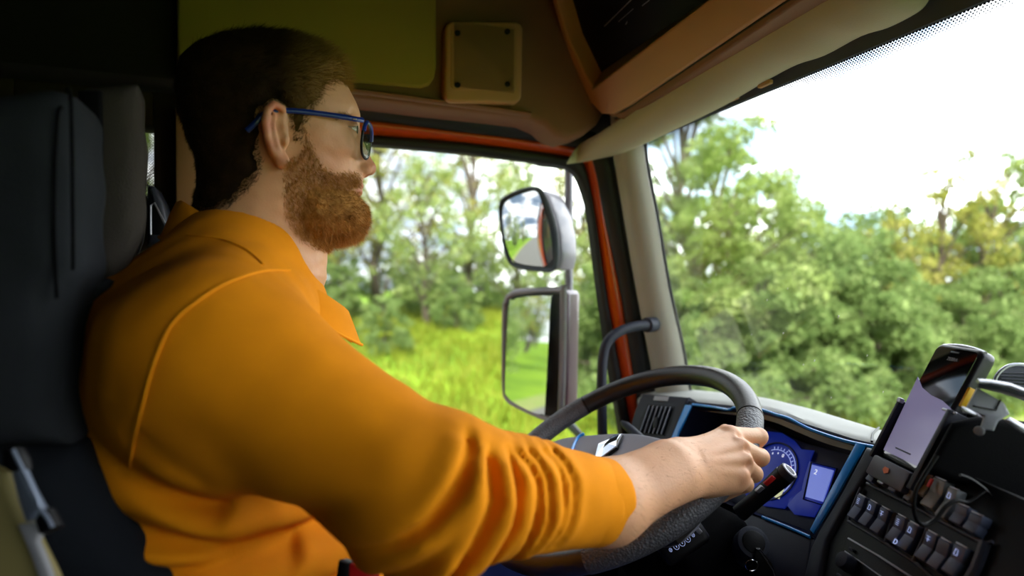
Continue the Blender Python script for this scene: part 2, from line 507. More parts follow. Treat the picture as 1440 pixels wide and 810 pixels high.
# upper side lining with its sculpted front corner
lo = pxl([(246, 110), (300, 116), (400, 126), (500, 136), (600, 149), (700, 160), (745, 166), (768, 176), (782, 189), (800, 195), (822, 190), (842, 174), (856, 150), (870, 100)], lambda a, b: onY(a, b, 1.10))
up = lo.copy(); up[:, 2] = 0.85
poly = np.concatenate([lo, [[lo[-1][0], 1.10, 0.85], [lo[0][0], 1.10, 0.85]]])
struct('trim_8', block(-1.24, lo[0][0] - .004, 1.11, 1.198, lo[0][2], 0.84), M_curtain)
struct('trim_2', slab(poly, (0, 0.09, 0), 0.014, 4), M_brown)
rl = pxl([(250, 101), (400, 118), (500, 128), (600, 141), (690, 153), (745, 161)], lambda a, b: onY(a, b, 1.095))
struct('trim_3', tube(spline(rl, 6), 0.010, 10, sx=1, sy=0.5), M_brown)
# olive panel let into the lining
ol = pxl([(250, -70), (612, -70), (612, 95), (609, 112), (602, 122), (590, 126), (490, 117), (360, 104), (262, 94), (252, 88), (250, 78)], lambda a, b: onY(a, b, 1.098))
obj('storage_panel', slab(ol, (0, -0.012, 0), 0.006, 3), M_olive, label='flat olive panel set into the cab lining above the driver\'s head', cat='panel')

# door frame, seals and glass around the side window
G_ = [(300, 183), (515, 203), (640, 214), (740, 226), (785, 232), (806, 240), (817, 258), (829, 300), (842, 400), (857, 504), (868, 570), (873, 600), (880, 660)]
S_ = [(300, 168), (515, 189), (640, 199), (740, 211), (795, 219), (818, 226), (827, 250), (836, 300), (851, 400), (869, 504), (881, 570), (887, 600), (896, 660)]
O_ = [(300, 148), (505, 167), (640, 184), (740, 196), (802, 206), (828, 216), (839, 245), (849, 300), (871, 400), (888, 504), (898, 570), (904, 600), (914, 660)]
D_ = [(300, 126), (500, 146), (640, 160), (750, 172), (822, 182), (856, 200), (866, 240), (876, 300), (893, 400), (913, 504), (925, 570), (931, 600), (940, 660)]
def band(A, B, ya, yb, bulge, thick, n=7):
    a = spline(pxl(A, lambda p, q: onY(p, q, ya)), 6); b = spline(pxl(B, lambda p, q: onY(p, q, yb)), 6)
    rows = []
    for t in np.linspace(0, 1, n):
        r = a * (1 - t) + b * t; r[:, 1] -= bulge * math.sin(math.pi * t) ** 0.7; rows.append(r)
    return sheet(rows, (0, thick, 0))
door = empty_struct('door_1', (0.3, 1.25, -1.0))
obj('window_seal', band(G_, S_, 1.235, 1.235, 0.008, 0.02), M_rubber, door)
obj('door_frame', band(S_, O_, 1.235, 1.225, 0.012, 0.03), M_orange, door)
obj('door_seal', band(O_, D_, 1.215, 1.20, 0.010, 0.06), M_teal, door)
obj('door_panel', merge(block(-0.10, 0.93, 1.16, 1.245, -1.1, -0.345, 0.02)), M_blackm, door)
obj('outer_skin', merge(block(-1.3, 0.97, 1.275, 1.30, -1.75, -0.37, 0.008), block(-1.3, -0.12, 1.275, 1.30, -0.4, 0.14, 0.004), block(-1.3, -0.44, 1.275, 1.30, 0.1, 0.9, 0.004), block(-0.2, -0.12, 1.275, 1.30, 0.1, 0.9, 0.004), block(-1.3, 0.75, 1.275, 1.30, 0.385, 0.9, 0.004)), M_orange, door)
struct('window_2', block(-0.12, 0.97, 1.256, 1.26, -0.38, 0.395, 0.001), M_glass)

struct('trim_9', block(.45, .70, 1.232, 1.272, .345, .62), M_liner)
# A-pillar cover between door and windscreen
Lp = [(858, 160), (862, 210), (866, 240), (876, 300), (893, 400), (913, 504), (925, 570), (931, 600), (940, 680)]
Rp = [(900, 150), (904, 200), (909, 240), (921, 300), (938, 400), (957, 485), (968, 550), (973, 590), (983, 680)]
a = spline(pxl(Lp, lambda p, q: onY(p, q, 1.185)), 6); b = spline(pxl(Rp, lambda p, q: onY(p, q, 1.118)), 6)
rows = []
for t in np.linspace(0, 1, 11):
    s = math.sin(math.pi * t) ** 0.6; rows.append(a * (1 - t) + b * t + np.array([-0.022, -0.012, 0]) * s)
struct('trim_4', sheet(rows, (0.03, 0.03, 0)), M_pillar)
struct('trim_5', tube(b + np.array([0.006, 0.0, 0]), 0.0035, 8), M_rubber)

# windscreen with printed dots along its head
zz = np.linspace(0.40, -0.33, 14); yy = np.linspace(1.12, -0.97, 22)
def wpt(y, z, off=0.0): return (wsx(z) + 0.05 * (1 - ((y - 0.08) / 1.05) ** 2) * max(0, min(1, (0.30 - z) / 0.5)) + off, y, z)
struct('window_1', sheet([[wpt(y, z, 0.004) for y in yy] for z in zz], (0.006, 0, 0)), M_glass)
yd = np.linspace(1.115, -0.95, 60)
rows = [[wpt(y, z, -0.001) for y in yd] for z in (0.309, 0.301, 0.289)]
uv = [[(1.12 - y, v, 0) for y in yd] for v in (0.0, 0.008, 0.020)]
obj('trim_6', grid(rows), dot_mat('printed_dots', '101018', 0.0042, 0.42, 0.12, 0.020), kind='structure', uv=np.array(uv).reshape(-1, 3))
struct('trim_7', sheet([[wpt(y, z, -0.006) for y in yd] for z in (0.37, 0.338, 0.309)], (0.008, 0, 0)), mat('slate_head_seal', '3d4658', 0.6))
# edge dots down the pillar corner
spk = []
for x, y in ((1000, 379), (1003, 385), (1062, 351), (1070, 421), (1098, 405), (1130, 507), (1165, 444), (1115, 513), (1201, 500), (1150, 560), (1048, 470), (1220, 552), (1090, 468)):
    w = onX(x, y, 0.76); w = np.array(wpt(w[1] * wsx(w[2]) / .76, w[2] * wsx(w[2]) / .76, -.001)); q_ = random.Random(x).uniform(.0005, .0012)
    spk.append(tube([w, w + np.array([0, q_ * 2, -q_ * 4])], [q_, q_ * .4], 6))
obj('insect_marks', merge(*spk), M_white, label='tiny pale insect marks spattered over the windscreen', cat='dirt marks', kind='stuff')
# header cover (pale moulded lining above the windscreen)
VB = [(806, 222), (832, 222), (880, 213), (907, 202), (969, 173), (1016, 150), (1047, 132), (1086, 109), (1121, 91), (1160, 78), (1211, 51), (1249, 39), (1288, 19), (1304, 4), (1316, -20), (1350, -60)]
VT = [(806, 215), (815, 207), (835, 196), (860, 180), (905, 148), (950, 116), (980, 94), (1015, 69), (1045, 47), (1078, 23), (1110, 0), (1140, -22), (1170, -43), (1200, -65), (1215, -76), (1250, -101)]
def vx(x):
    def f(p, q):
        w = onX(p, q, x); return w if w[1] < 1.19 else onY(p, q, 1.19)
    return f
def onward(P, y):      # carry a traced edge on across the cab to the passenger side
    P = np.asarray(P); e = P[-1]; return np.concatenate([P, [[e[0], e[1] + (y - e[1]) * t, e[2]] for t in (.25, .5, .75, 1)]])
a = onward(spline(pxl(VB, vx(0.682)), 4), -.96); b = onward(spline(pxl(VT, vx(0.60)), 4), -.96); rows = []
for t in np.linspace(0, 1, 9):
    rows.append(a * (1 - t) + b * t + np.array([-0.016, 0, -0.020]) * math.sin(math.pi * t) ** 0.7)
e = rows[-1] + np.array([0.03, 0, 0.012])
rows.append(e)
hc = thing('header_cover', (0.65, 0.6, 0.31), 'long pale olive moulded cover running along the top of the windscreen', 'trim panel')
obj('cover_shell', sheet(rows, (0.006, 0, 0.010)), M_visor, hc)
for p in ((1030, 139), (1076, 118)):
    c = onX(p[0], p[1], 0.683)
    obj('clip', rbox(c, (0.004, 0.013, 0.0035), None, 0.002), M_beige, hc)

# overhead console with its dark tray
P1, P2, P3 = np.array([.592, 1.08, .344]), np.array([.479, 1.08, .562]), np.array([.558, .565, .344])
CNn = nrm(np.cross(P2 - P1, P3 - P1)); CNn = CNn if CNn[0] < 0 else -CNn
oc = thing('overhead_console', P1, 'tan overhead console with a black tray above the windscreen corner', 'overhead console')
of = lambda p, q: onP(p, q, P1, CNn)
outer = [(766, -60), (776, 0), (790, 50), (812, 108), (830, 145), (846, 161), (862, 162), (884, 150), (1110, -4), (1400, -202)]
inner = [(1310, -226), (1000, -4), (834, 124), (824, 108), (799, 56), (782, 0), (774, -60)]
LX = np.array([0, -1.18, 0])
LXp = LX - CNn * np.dot(LX, CNn)
def ofx(L, far):
    P = pxl(L, of)
    for k in far: P[k] = P[k] + LXp
    return P
obj('console_frame', slab(ofx(outer + inner, (9, 10)), -CNn * 0.10, 0.005, 3), M_beige, oc)
deep = -CNn * 0.035
obj('tray_panel', slab(ofx([(760, -70), (784, 40), (815, 118), (850, 140), (1010, 20), (1310, -200), (1200, -330), (800, -200)], (5, 6)) + deep, -CNn * 0.02, 0.002), mat('gloss_black_tray', '050507', 0.6, spec=.15), oc)
obj('tray_ledge', slab(np.concatenate([ofx([(832, 126), (1000, -2), (1300, -222)], (2,)), ofx([(1292, -232), (985, 0), (829, 108)], (0,)) + deep]), CNn * 0.002, 0.0), M_olive, oc)
ln = lambda A, B, w=0.0008: tube([of(*A) + deep * .97, of(*B) + deep * .97], w, 6)
obj('tray_line', merge(ln((829, 46), (874, 0)), ln((848, 40), (868, 22), .0005), ln((858, 44), (860, 40)), ln((880, 18), (890, 10), .0006)), M_silver, oc)
obj('console_edge', tube(pxl([(866, 165), (990, 83), (1110, 3), (1300, -126)], lambda p, q: onP(p, q, P1 + np.array([.012, 0, 0]), CNn)), 0.004, 8), M_rubber, oc)
obj('console_underside', slab(ofx([(850, 163), (872, 158), (1110, -3), (1400, -202), (1405, -180), (1115, 6), (876, 170)], (3, 4)) + np.array([0.006, 0, 0.002]), (0.12, 0, 0.02), 0.003), M_brown, oc)

# door speaker
sp = thing('speaker', onY(682, 140, 1.08), 'square tan speaker with a perforated grille and four black screws', 'speaker')
sf = lambda y: (lambda p, q: onY(p, q, y))
def rr(x0, y0, x1, y1, r, n=5):
    out = []
    for cx, cy, s in ((x1 - r, y0 + r, -90), (x1 - r, y1 - r, 0), (x0 + r, y1 - r, 90), (x0 + r, y0 + r, 180)):
        for k in range(n + 1):
            t = math.radians(s + 90 * k / n); out.append((cx + r * math.cos(t), cy + r * math.sin(t)))
    return out
sq = [(x + (1 if y < 80 else -0) * 0 + (y - 85) * -0.02, y + (x - 680) * 0.02) for x, y in rr(626, 29, 735, 144, 12)]
obj('speaker_frame', slab(pxl(sq, sf(1.075)), (0, 0.03, 0), 0.006, 4), M_beige, sp)
gq = [(x, y + (x - 680) * 0.02) for x, y in rr(634, 36, 727, 127, 8)]
M_grille = dot_mat('grille_holes', '17100a', 0.0034, 0.24, 0.24, 1.0)
gp = pxl(gq, sf(1.0735))
obj('grille_plate', slab(gp, (0, 0.006, 0), 0.0015), mat('tan_grille', 'ab8455', 0.65, bump=0.3), sp)
u0, u1, v0, v1 = gp[:, 0].min() + .006, gp[:, 0].max() - .006, gp[:, 2].min() + .006, gp[:, 2].max() - .006
gr = [[(x, 1.0725, z) for x in np.linspace(u0, u1, 3)] for z in np.linspace(v0, v1, 3)]
obj('grille_holes', grid(gr), M_grille, sp, uv=np.array([[(x, z + 2, 0) for x, _, z in r] for r in gr]).reshape(-1, 3))
for p in ((644, 46), (714, 44), (644, 119), (714, 118)):
    c = onY(p[0], p[1], 1.070)
    obj('screw', cyl(c, c + np.array([0, 0.006, 0]), 0.0052, 16), M_black, sp)

# ================================================================== MIRRORS outside the door
fdir = nrm((0.87, 0.50, 0))
def mirror_unit(name, outline, glass, ctr, D, depth, label, sphere, tilt, rng=None):
    C0 = atD(ctr[0], ctr[1], D); n = -fdir
    on = lambda p, q: onP(p, q, C0, n)
    t = thing(name, C0 + np.array([0, 0, -0.15]), label, 'mirror')
    P = pxl(outline, on)
    obj('housing', slab(P + fdir * 0.004, fdir * depth, 0.028, 6), M_housing if sphere else M_housingd, t)
    obj('housing_rim', tube(spline(P, 4, True), 0.005 if sphere else .008, 8, True), M_teal if sphere else M_housing, t)
    obj('backing_plate', slab(P + fdir * 0.0, fdir * 0.01, 0.002), M_rubber, t)
    Q = spline(pxl(glass, on), 3, True) - fdir * 0.004; c = Q.mean(0)
    R_ = 16; V = [c]; F = []
    for k in range(1, R_ + 1):
        s = k / R_; V += list(c + (Q - c) * s)
    V = np.array(V)
    d2 = ((V - c) ** 2).sum(1)
    tu, tv = tilt
    side = np.array([fdir[1], -fdir[0], 0])
    V = V - fdir[None] * ((0.010 if sphere else 0.004) - d2 / (2 * sphere) if sphere else 0.004)[:, None] if sphere else V - fdir * 0.013
    V = V + fdir[None] * (((V - c) @ side) * tu + (V - c)[:, 2] * tv)[:, None]
    m = len(Q)
    for k in range(m): F.append((0, 1 + k, 1 + (k + 1) % m))
    for r in range(R_ - 1):
        for k in range(m): F.append((1 + r * m + k, 1 + (r + 1) * m + k, 1 + (r + 1) * m + (k + 1) % m, 1 + r * m + (k + 1) % m))
    obj('glass', (V, F), M_mirror, t)
    return t
mirror_unit('side_mirror', [(712, 424), (720, 414), (735, 410), (788, 408), (792, 414), (789, 575), (782, 587), (766, 587), (730, 571), (714, 560), (710, 540), (710, 450)],
            [(717, 432), (724, 422), (736, 418), (778, 416), (779, 430), (776, 570), (773, 579), (760, 578), (733, 566), (720, 556), (716, 540)],
            (748, 500), 1.50, 0.085, 'tall main side mirror with a maroon housing, lower of the two outside the door', 0, (-0.07, 0.055))
mirror_unit('wide_angle_mirror', [(704, 287), (716, 275), (740, 266), (757, 266), (764, 274), (775, 300), (782, 330), (783, 362), (779, 378), (765, 380), (728, 375), (714, 362), (706, 320)],
            [(708, 290), (720, 279), (742, 271), (756, 270), (766, 290), (775, 318), (778, 345), (776, 372), (764, 375), (730, 370), (718, 358), (710, 320)],
            (745, 322), 1.50, 0.10, 'small wide angle mirror with a grey housing, upper of the two outside the door', 0.40, (0.0, 0.0))
mc = atD(800, 400, 1.56)
mp = np.array([mc[0], mc[1], 0])
post = [mp + np.array([0, 0, onY(789, 232, mc[1])[2]]), mp + np.array([0, 0, -0.36])]
ma = thing('mirror_bracket', mp + np.array([0, 0, -0.36]), 'grey tubular post that carries both outside mirrors', 'mirror bracket')
obj('post', tube(post, 0.011, 14), M_housing, ma)
obj('upper_arm', tube([post[0] + np.array([0, 0, -.004]), onY(760, 229, 1.34), onY(735, 222, 1.29)], 0.009, 12), M_teal, ma)
obj('lower_arm', tube([post[1] + np.array([0, 0, .01]), post[1] + np.array([-.02, -.12, 0.0]), (0.42, 1.29, -0.42)], 0.012, 12), M_teal, ma)

# grab handle on the pillar
gh = thing('grab_handle', onY(848, 606, 1.12), 'dark grey bent grab handle fixed to the light pillar', 'handle')
path = spline(pxl([(912, 457), (893, 459), (872, 466), (855, 480), (848, 502), (846, 540), (847, 600), (849, 660)], lambda p, q: onY(p, q, 1.125)), 8)
obj('bar', tube(path, 0.0105, 16), M_dark, gh)
c = path[0]; obj('mount', cyl(c + np.array([-.006, 0, 0]), c + np.array([.022, .012, 0]), 0.0165, 20), M_dark, gh)

# ================================================================== DASHBOARD
FP0 = np.array([.72, .60, -.20]); FPn = nrm((-.88, 0, .48))           # the face of the binnacle, tipped up towards the driver
fp = lambda p, q: onP(p, q, FP0, FPn)
def fpo(off): return lambda p, q: onP(p, q, FP0 - FPn * off, FPn)
ds = thing('dashboard', (0.8, 0.75, -0.6), 'dark dashboard with a light grey top and bright blue edging around the instruments', 'dashboard')
NE = [(898, 558), (932, 559), (968, 562), (1055, 571), (1092, 578), (1130, 593), (1165, 606), (1200, 615), (1234, 623), (1300, 648), (1420, 694), (1500, 725)]
FE = [(912, 545), (940, 547), (970, 548), (1060, 557), (1120, 570), (1150, 578), (1180, 587), (1210, 596), (1240, 605), (1300, 622), (1420, 655), (1500, 680)]
ne = spline(pxl(NE, lambda p, q: onX(p, q, 0.735)), 4); fe = spline(pxl(FE, lambda p, q: onX(p, q, 0.850)), 4)
ne = onward(ne, -.97); fe = onward(fe, -.97)
obj('passenger_facia', block(.745, .925, -.98, .34, -.80, ne[-1][2] - .012, .02), M_dark, ds)
low = ne + np.array([-0.004, 0, -0.012]); far = fe + np.array([0.05, 0, -0.03])
rows = [low + np.array([.02, 0, -.004]), low, ne + np.array([-.001, 0, -.003]), ne + np.array([.006, 0, 0.001])] + [ne * (1 - t) + fe * t + np.array([0, 0, .003]) * math.sin(math.pi * t) for t in (.2, .4, .6, .8)] + [fe, far]
obj('top_pad', sheet(rows, (0.0, 0, -0.006)), M_pad, ds)
seam = [onX(1236, 604, 0.85) + np.array([0, 0, .003]), onX(1228, 612, 0.78) + np.array([0, 0, .003]), onX(1226, 621, 0.733)]
obj('pad_seam', tube(spline(seam, 6), 0.0016, 6), M_black, ds)
# recess of the instruments
OP = [(950, 620), (972, 571), (1033, 574), (1064, 577), (1092, 585), (1128, 600), (1165, 613), (1207, 625), (1178, 676), (1146, 732), (1138, 754), (1075, 728), (1000, 700), (940, 672)]
a = pxl(OP, fp); b = pxl(OP, fp) * 1.0 + np.array([0.10, 0, -0.035]); b[:, 1] = b[:, 1] * 0.94 + a[:, 1].mean() * 0.06
obj('instrument_recess', merge(grid([list(a) + [a[0]], list(b) + [b[0]]]), (b, [tuple(range(len(b)))])), M_bluedark, ds, smooth=False)
obj('recess_hood', slab(np.concatenate([pxl([(900, 560), (968, 564), (1055, 573), (1092, 580), (1130, 595), (1200, 617), (1234, 625)], fp), pxl([(1207, 625), (1165, 613), (1128, 600), (1092, 585), (1064, 577), (1033, 574), (972, 571), (950, 620), (925, 640), (885, 640)], fp)]), -FPn * 0.02, 0.0), M_dark, ds)
obj('blue_strip', tube(spline(pxl([(974, 569), (1000, 572), (1024, 576), (1034, 573), (1066, 575), (1092, 583), (1109, 588), (1128, 598), (1146, 606), (1189, 620), (1232, 629)], fpo(-.002)), 4), 0.0022, 8), M_blue, ds, label='thin bright blue edging along the top')
obj('blue_strip', slab(pxl([(1206, 624), (1219, 627), (1180, 697), (1153, 742), (1146, 752), (1141, 746), (1170, 690)], fpo(-.001)), FPn * 0.004, 0.0015), M_blue, ds, label='broad blue strip on the right')
obj('blue_strip', slab(pxl([(962, 569), (975, 571), (957, 608), (948, 632), (940, 632), (948, 606)], fpo(-.001)), FPn * 0.004, 0.0015), M_blue, ds, label='broad blue strip on the left')
obj('blue_strip', tube(pxl([(1072, 727), (1105, 740), (1139, 755)], fpo(-.001)), 0.0022, 8), M_blue, ds, label='thin blue edging along the bottom')
obj('lower_facia', slab(pxl([(1040, 716), (1075, 730), (1140, 757), (1134, 800), (1125, 860), (1010, 860)], fpo(.002)), -FPn * 0.03, 0.004), M_facia, ds)
obj('knee_panel', slab(pxl([(885, 640), (950, 640), (1010, 705), (1060, 730), (1050, 880), (860, 880)], fpo(.02)), -FPn * 0.03, 0.004), M_blackm, ds)
# instrument cluster
CP0 = FP0 + np.array([.055, 0, -.03]); cpx = lambda off=0.0: (lambda p, q: onP(p, q, CP0 + FPn * off, FPn))
ic = thing('instrument_cluster', CP0 + np.array([0, .1, -.1]), 'blue-lit instrument cluster with a round dial and a small square display', 'instrument cluster')
M_clus = mat('cluster_blue', '16309a', 0.35, var=0.15, emit='10207a', estr=0.45)
M_clusd = mat('cluster_slate', '2a2f4a', 0.45, var=0.1)
M_disp = mat('lit_display', '6070c0', 0.2, emit='6473c4', estr=0.75, var=0.02)
M_mark = mat('lit_dial_marks', 'b8c8ff', 0.4, emit='b8c8ff', estr=0.6)
obj('face_plate', slab(pxl([(985, 600), (1080, 600), (1130, 622), (1196, 640), (1168, 706), (1142, 762), (1060, 735), (970, 690)], cpx(-.004)), -FPn * 0.01, 0.002), M_clusd, ic)
obj('blue_window', slab(pxl([(1060, 612), (1080, 607), (1100, 609), (1118, 620), (1128, 632), (1146, 634), (1140, 650), (1128, 690), (1104, 716), (1075, 712), (1050, 700), (1044, 660), (1050, 630)], cpx()), FPn * 0.002, 0.001), M_clus, ic)
obj('blue_window', slab(pxl([(1136, 648), (1176, 658), (1168, 690), (1146, 728), (1118, 724), (1108, 712), (1110, 702), (1128, 690)], cpx()), FPn * 0.002, 0.001), M_clus, ic)
obj('display', slab(pxl([(1143, 654), (1173, 662), (1158, 706), (1134, 699)], cpx(.003)), FPn * 0.002, 0.0), M_disp, ic)
obj('display_bezel', tube(pxl([(1141, 650), (1177, 659), (1160, 711), (1130, 702)], cpx(.004)), 0.0014, 6, True), M_black, ic)
obj('small_display', slab(pxl([(1098, 685), (1103, 688), (1096, 702), (1087, 698)], cpx(.004)), FPn * 0.001, 0.0), mat('cream_display', 'd8d6a8', 0.3, emit='d8d6a8', estr=0.6), ic)
gc = onP(1086, 662, CP0 + FPn * .004, FPn); gA = np.array([0, -1.0, 0]); gB = nrm(np.cross(FPn, gA)); gB = gB if gB[2] > 0 else -gB
def gpt(deg, r): return gc + gA * r * math.sin(math.radians(deg)) + gB * r * math.cos(math.radians(deg))
obj('dial_ring', tube([gpt(d, .0475) for d in range(0, 360, 9)], 0.0016, 6, True), M_clusd, ic)
obj('dial_scale', tube([gpt(d, .036) for d in range(-30, 140, 8)], 0.0005, 5), M_mark, ic)
obj('dial_scale', tube([gpt(d, .043) for d in range(20, 130, 8)], 0.0006, 5), M_mark, ic)
obj('tick_mark', merge(*[tube([gpt(d, .037), gpt(d, .041)], 0.0005, 4) for d in range(-20, 130, 10)]), M_mark, ic)
obj('needle', tube([gpt(70, .004), gpt(62, .036)], 0.0009, 6), mat('red_needle', 'e01848', 0.5, emit='e01848', estr=0.6), ic)
def text(name, s, size, C, A, B, m, parent, ext=0.0003):
    cu = bpy.data.curves.new(name, 'FONT'); cu.body = s; cu.size = size; cu.extrude = ext; cu.align_x = 'CENTER'; cu.align_y = 'CENTER'
    cu.materials.append(m); o = bpy.data.objects.new(name, cu); COL.objects.link(o); o.parent = parent
    bpy.context.view_layer.update()
    me = bpy.data.meshes.new_from_object(o.evaluated_get(bpy.context.evaluated_depsgraph_get()))
    bpy.data.objects.remove(o); bpy.data.curves.remove(cu)
    A = nrm(A); B = nrm(B); n = np.cross(A, B)
    V = np.array([v.co[:] for v in me.vertices]); F = [tuple(p.vertices) for p in me.polygons]
    bpy.data.meshes.remove(me)
    return obj(name, (np.asarray(C, float) + V[:, :1] * A + V[:, 1:2] * B + V[:, 2:] * n, F), m, parent, smooth=False)
text('gear_digit', '2', 0.011, onP(1147, 664, CP0 + FPn * .0100, FPn), gA, gB, mat('white_print', 'e8ecff', 0.5, emit='e8ecff', estr=0.7), ic)
text('dial_digit', '0', 0.008, onP(1101, 641, CP0 + FPn * .006, FPn), gA, gB, MATS['white_print'], ic)
text('dial_digit', '4', 0.005, gpt(-5, .030), gA, gB, MATS['white_print'], ic)
text('dial_digit', '6', 0.005, gpt(-25, .030), gA, gB, MATS['white_print'], ic)

# air vent at the door end
vt = thing('air_vent', fp(925, 615), 'dark rectangular air vent with upright fins beside the pillar', 'air vent')
vf = fpo(-.006)
obj('vent_housing', slab(pxl([(903, 553), (968, 558), (961, 575), (944, 616), (938, 634), (884, 628), (886, 600), (893, 575)], vf), -FPn * 0.05, 0.004, 3), M_dark, vt)
obj('vent_mouth', slab(pxl([(911, 568), (949, 571), (945, 590), (936, 614), (897, 611), (900, 590)], fpo(-.0065)), -FPn * 0.002, 0.0), M_black, vt)
for k in range(6):
    t = (k + .7) / 6.4
    A_ = np.array([911 + 38 * t, 571 + 2.6 * t]); B_ = np.array([898 + 38 * t, 609 + 3 * t])
    mid = (A_ + B_) / 2
    c = onP(mid[0], mid[1], FP0 + FPn * .007, FPn); p = onP(A_[0], A_[1], FP0 + FPn * .007, FPn); q = onP(B_[0], B_[1], FP0 + FPn * .007, FPn)
    f_ = obj('vent_fin', slab([p, p + np.array([0, .0022, 0]), q + np.array([0, .0022, 0]), q], FPn * 0.004, 0.0005), M_dark, vt)
    obj('fin_edge', tube([p + FPn * .004, q + FPn * .004], .0008, 6), M_silver, f_)
obj('vent_lever', slab(pxl([(921, 587), (926, 587), (924, 602), (919, 602)], fpo(-.013)), FPn * 0.003, 0.001), M_black, vt)
obj('vent_label', slab(pxl([(921, 557), (941, 558), (939, 564), (919, 563)], fpo(-.0068)), FPn * 0.0008, 0.0), mat('pale_label', 'b9bcc6', 0.4), vt)

# slanted side band and the switch panel turned towards the driver
dA = np.array([.72, .60, -.20]); dB = np.array([.66, .62, -.31])
rowd = nrm((-.29, -.957, 0)); SPn = nrm(np.cross(dB - dA, rowd)); SPn = SPn if SPn[0] < 0 else -SPn
SB = nrm(np.cross(SPn, rowd)); SB = SB if SB[2] > 0 else -SB
sp_ = lambda off=0.0: (lambda p, q: onP(p, q, dA + SPn * off, SPn))
cc = thing('switch_console', (0.62, .45, -.5), 'slanted centre console panel with two rows of grey rocker switches', 'console')
obj('side_band', slab(pxl([(1217, 627), (1238, 632), (1243, 640), (1225, 656), (1190, 708), (1162, 760), (1140, 880), (1112, 880), (1138, 770), (1150, 745), (1182, 692)], sp_(.006)), -SPn * 0.04, 0.006, 3), M_dark, cc)
obj('panel', slab(pxl([(1243, 636), (1300, 640), (1440, 700), (1500, 740), (1560, 960), (1120, 960), (1142, 860), (1160, 765), (1188, 712), (1224, 658)], sp_(0)), -SPn * 0.05, 0.004), M_black, cc)
def bar(P, w=0.0022, off=.006, m=M_facia, nm='bezel_edge'): return obj(nm, tube(pxl(P, sp_(off)), w, 8), m, cc)
bar([(1219, 680), (1250, 695), (1285, 712), (1312, 727), (1345, 744), (1385, 765), (1396, 762)], .0020, .004)
bar([(1211, 686), (1200, 712), (1193, 733), (1218, 747), (1243, 763), (1285, 790), (1312, 812), (1340, 832)], .0022, .004)
bar([(1260, 722), (1252, 745), (1246, 763)], .0032, .004)
bar([(1306, 744), (1296, 768), (1286, 790)], .0032, .004)
bar([(1386, 762), (1380, 780), (1372, 800), (1360, 822)], .0050, .004)
bar([(1278, 688), (1272, 704)], .0026, .004)
bar([(1338, 703), (1318, 727)], .0030, .004)
M_sw = mat('slate_switch', '5a6480', 0.45, bump=0.2, bscale=900, var=0.06)
M_swl = mat('pale_grey_switch', '82888c', 0.4, bump=0.2, bscale=900, var=0.06)
def rocker(c, hw, hh, m):
    o = dA * 0 + c
    g = merge(rbox(o + SB * hh * .5 + SPn * .002, (hw, hh * .56, .006), (rowd, nrm(SB + SPn * .22), nrm(SPn - SB * .22)), .0015),
              rbox(o - SB * hh * .5 + SPn * .002, (hw, hh * .56, .006), (rowd, nrm(SB - SPn * .16), nrm(SPn + SB * .16)), .0015))
    return g
def sw(px, py, hw, hh, m, icon=None, lab=None):
    c = sp_(.003)(px, py)
    s = obj('switch', rocker(c, hw, hh, m), m, cc, label=lab)
    e = c + SB * (hh * 1.05) + SPn * .0075
    obj('edge_highlight', rbox(e, (hw * .9, .0007, .0010), (rowd, SB, SPn), .0003), M_silver, s)  # silver strip stands in for the highlight along the switch's top edge
    if icon:
        I = c + SB * hh * .48 + SPn * .0098
        A_, B_ = rowd, nrm(SB + SPn * .22)
        ln_ = lambda x0, y0, x1, y1: tube([I + A_ * x0 + B_ * y0, I + A_ * x1 + B_ * y1], .00028, 4)
        if icon == 1: g = merge(*[ln_(-.002, y, .002, y) for y in (-.003, -.001, .001, .003)])
        elif icon == 2: g = merge(ln_(-.002, -.003, .002, -.003), ln_(-.002, -.003, -.001, .003), ln_(-.001, .003, .002, .002), ln_(.002, .002, .002, -.003))
        else: g = merge(ln_(-.0025, 0, .0025, 0), ln_(0, -.0025, 0, .0025), ln_(-.0025, .003, .0025, .003))
        obj('switch_icon', g, M_mark, s)
    return s
for i, (x, y) in enumerate([(1212, 717), (1228, 726), (1245, 736), (1268, 748), (1285, 759), (1311, 773), (1329, 784), (1351, 792)]):
    sw(x, y, .0074, .0150, M_sw, (1, 2, 3)[i % 3] if i != 6 else None)
text('switch_letter', 'D', 0.008, sp_(.014)(1259, 762), rowd, SB, M_mark, cc)
for x, y, hw, hh, m, ic_ in [(1232, 673, .0062, .0072, M_sw, None), (1247, 679, .0060, .0052, M_silver, None), (1264, 688, .0066, .0066, M_sw, 3), (1286, 699, .0052, .0072, M_swl, None),
                        (1308, 686, .0060, .012, M_swl, None), (1321, 698, .0090, .0165, M_swl, None), (1340, 712, .0066, .0165, M_swl, 2), (1357, 728, .0076, .0100, M_sw, None), (1377, 740, .0076, .0095, M_sw, None)]:
    sw(x, y, hw, hh, m, ic_, 'pale grey switch' if m is M_swl else None)
obj('warning_light', rbox(sp_(.016)(1308, 679), (.002, .005, .001), (rowd, SB, SPn), .0005), M_red, cc)
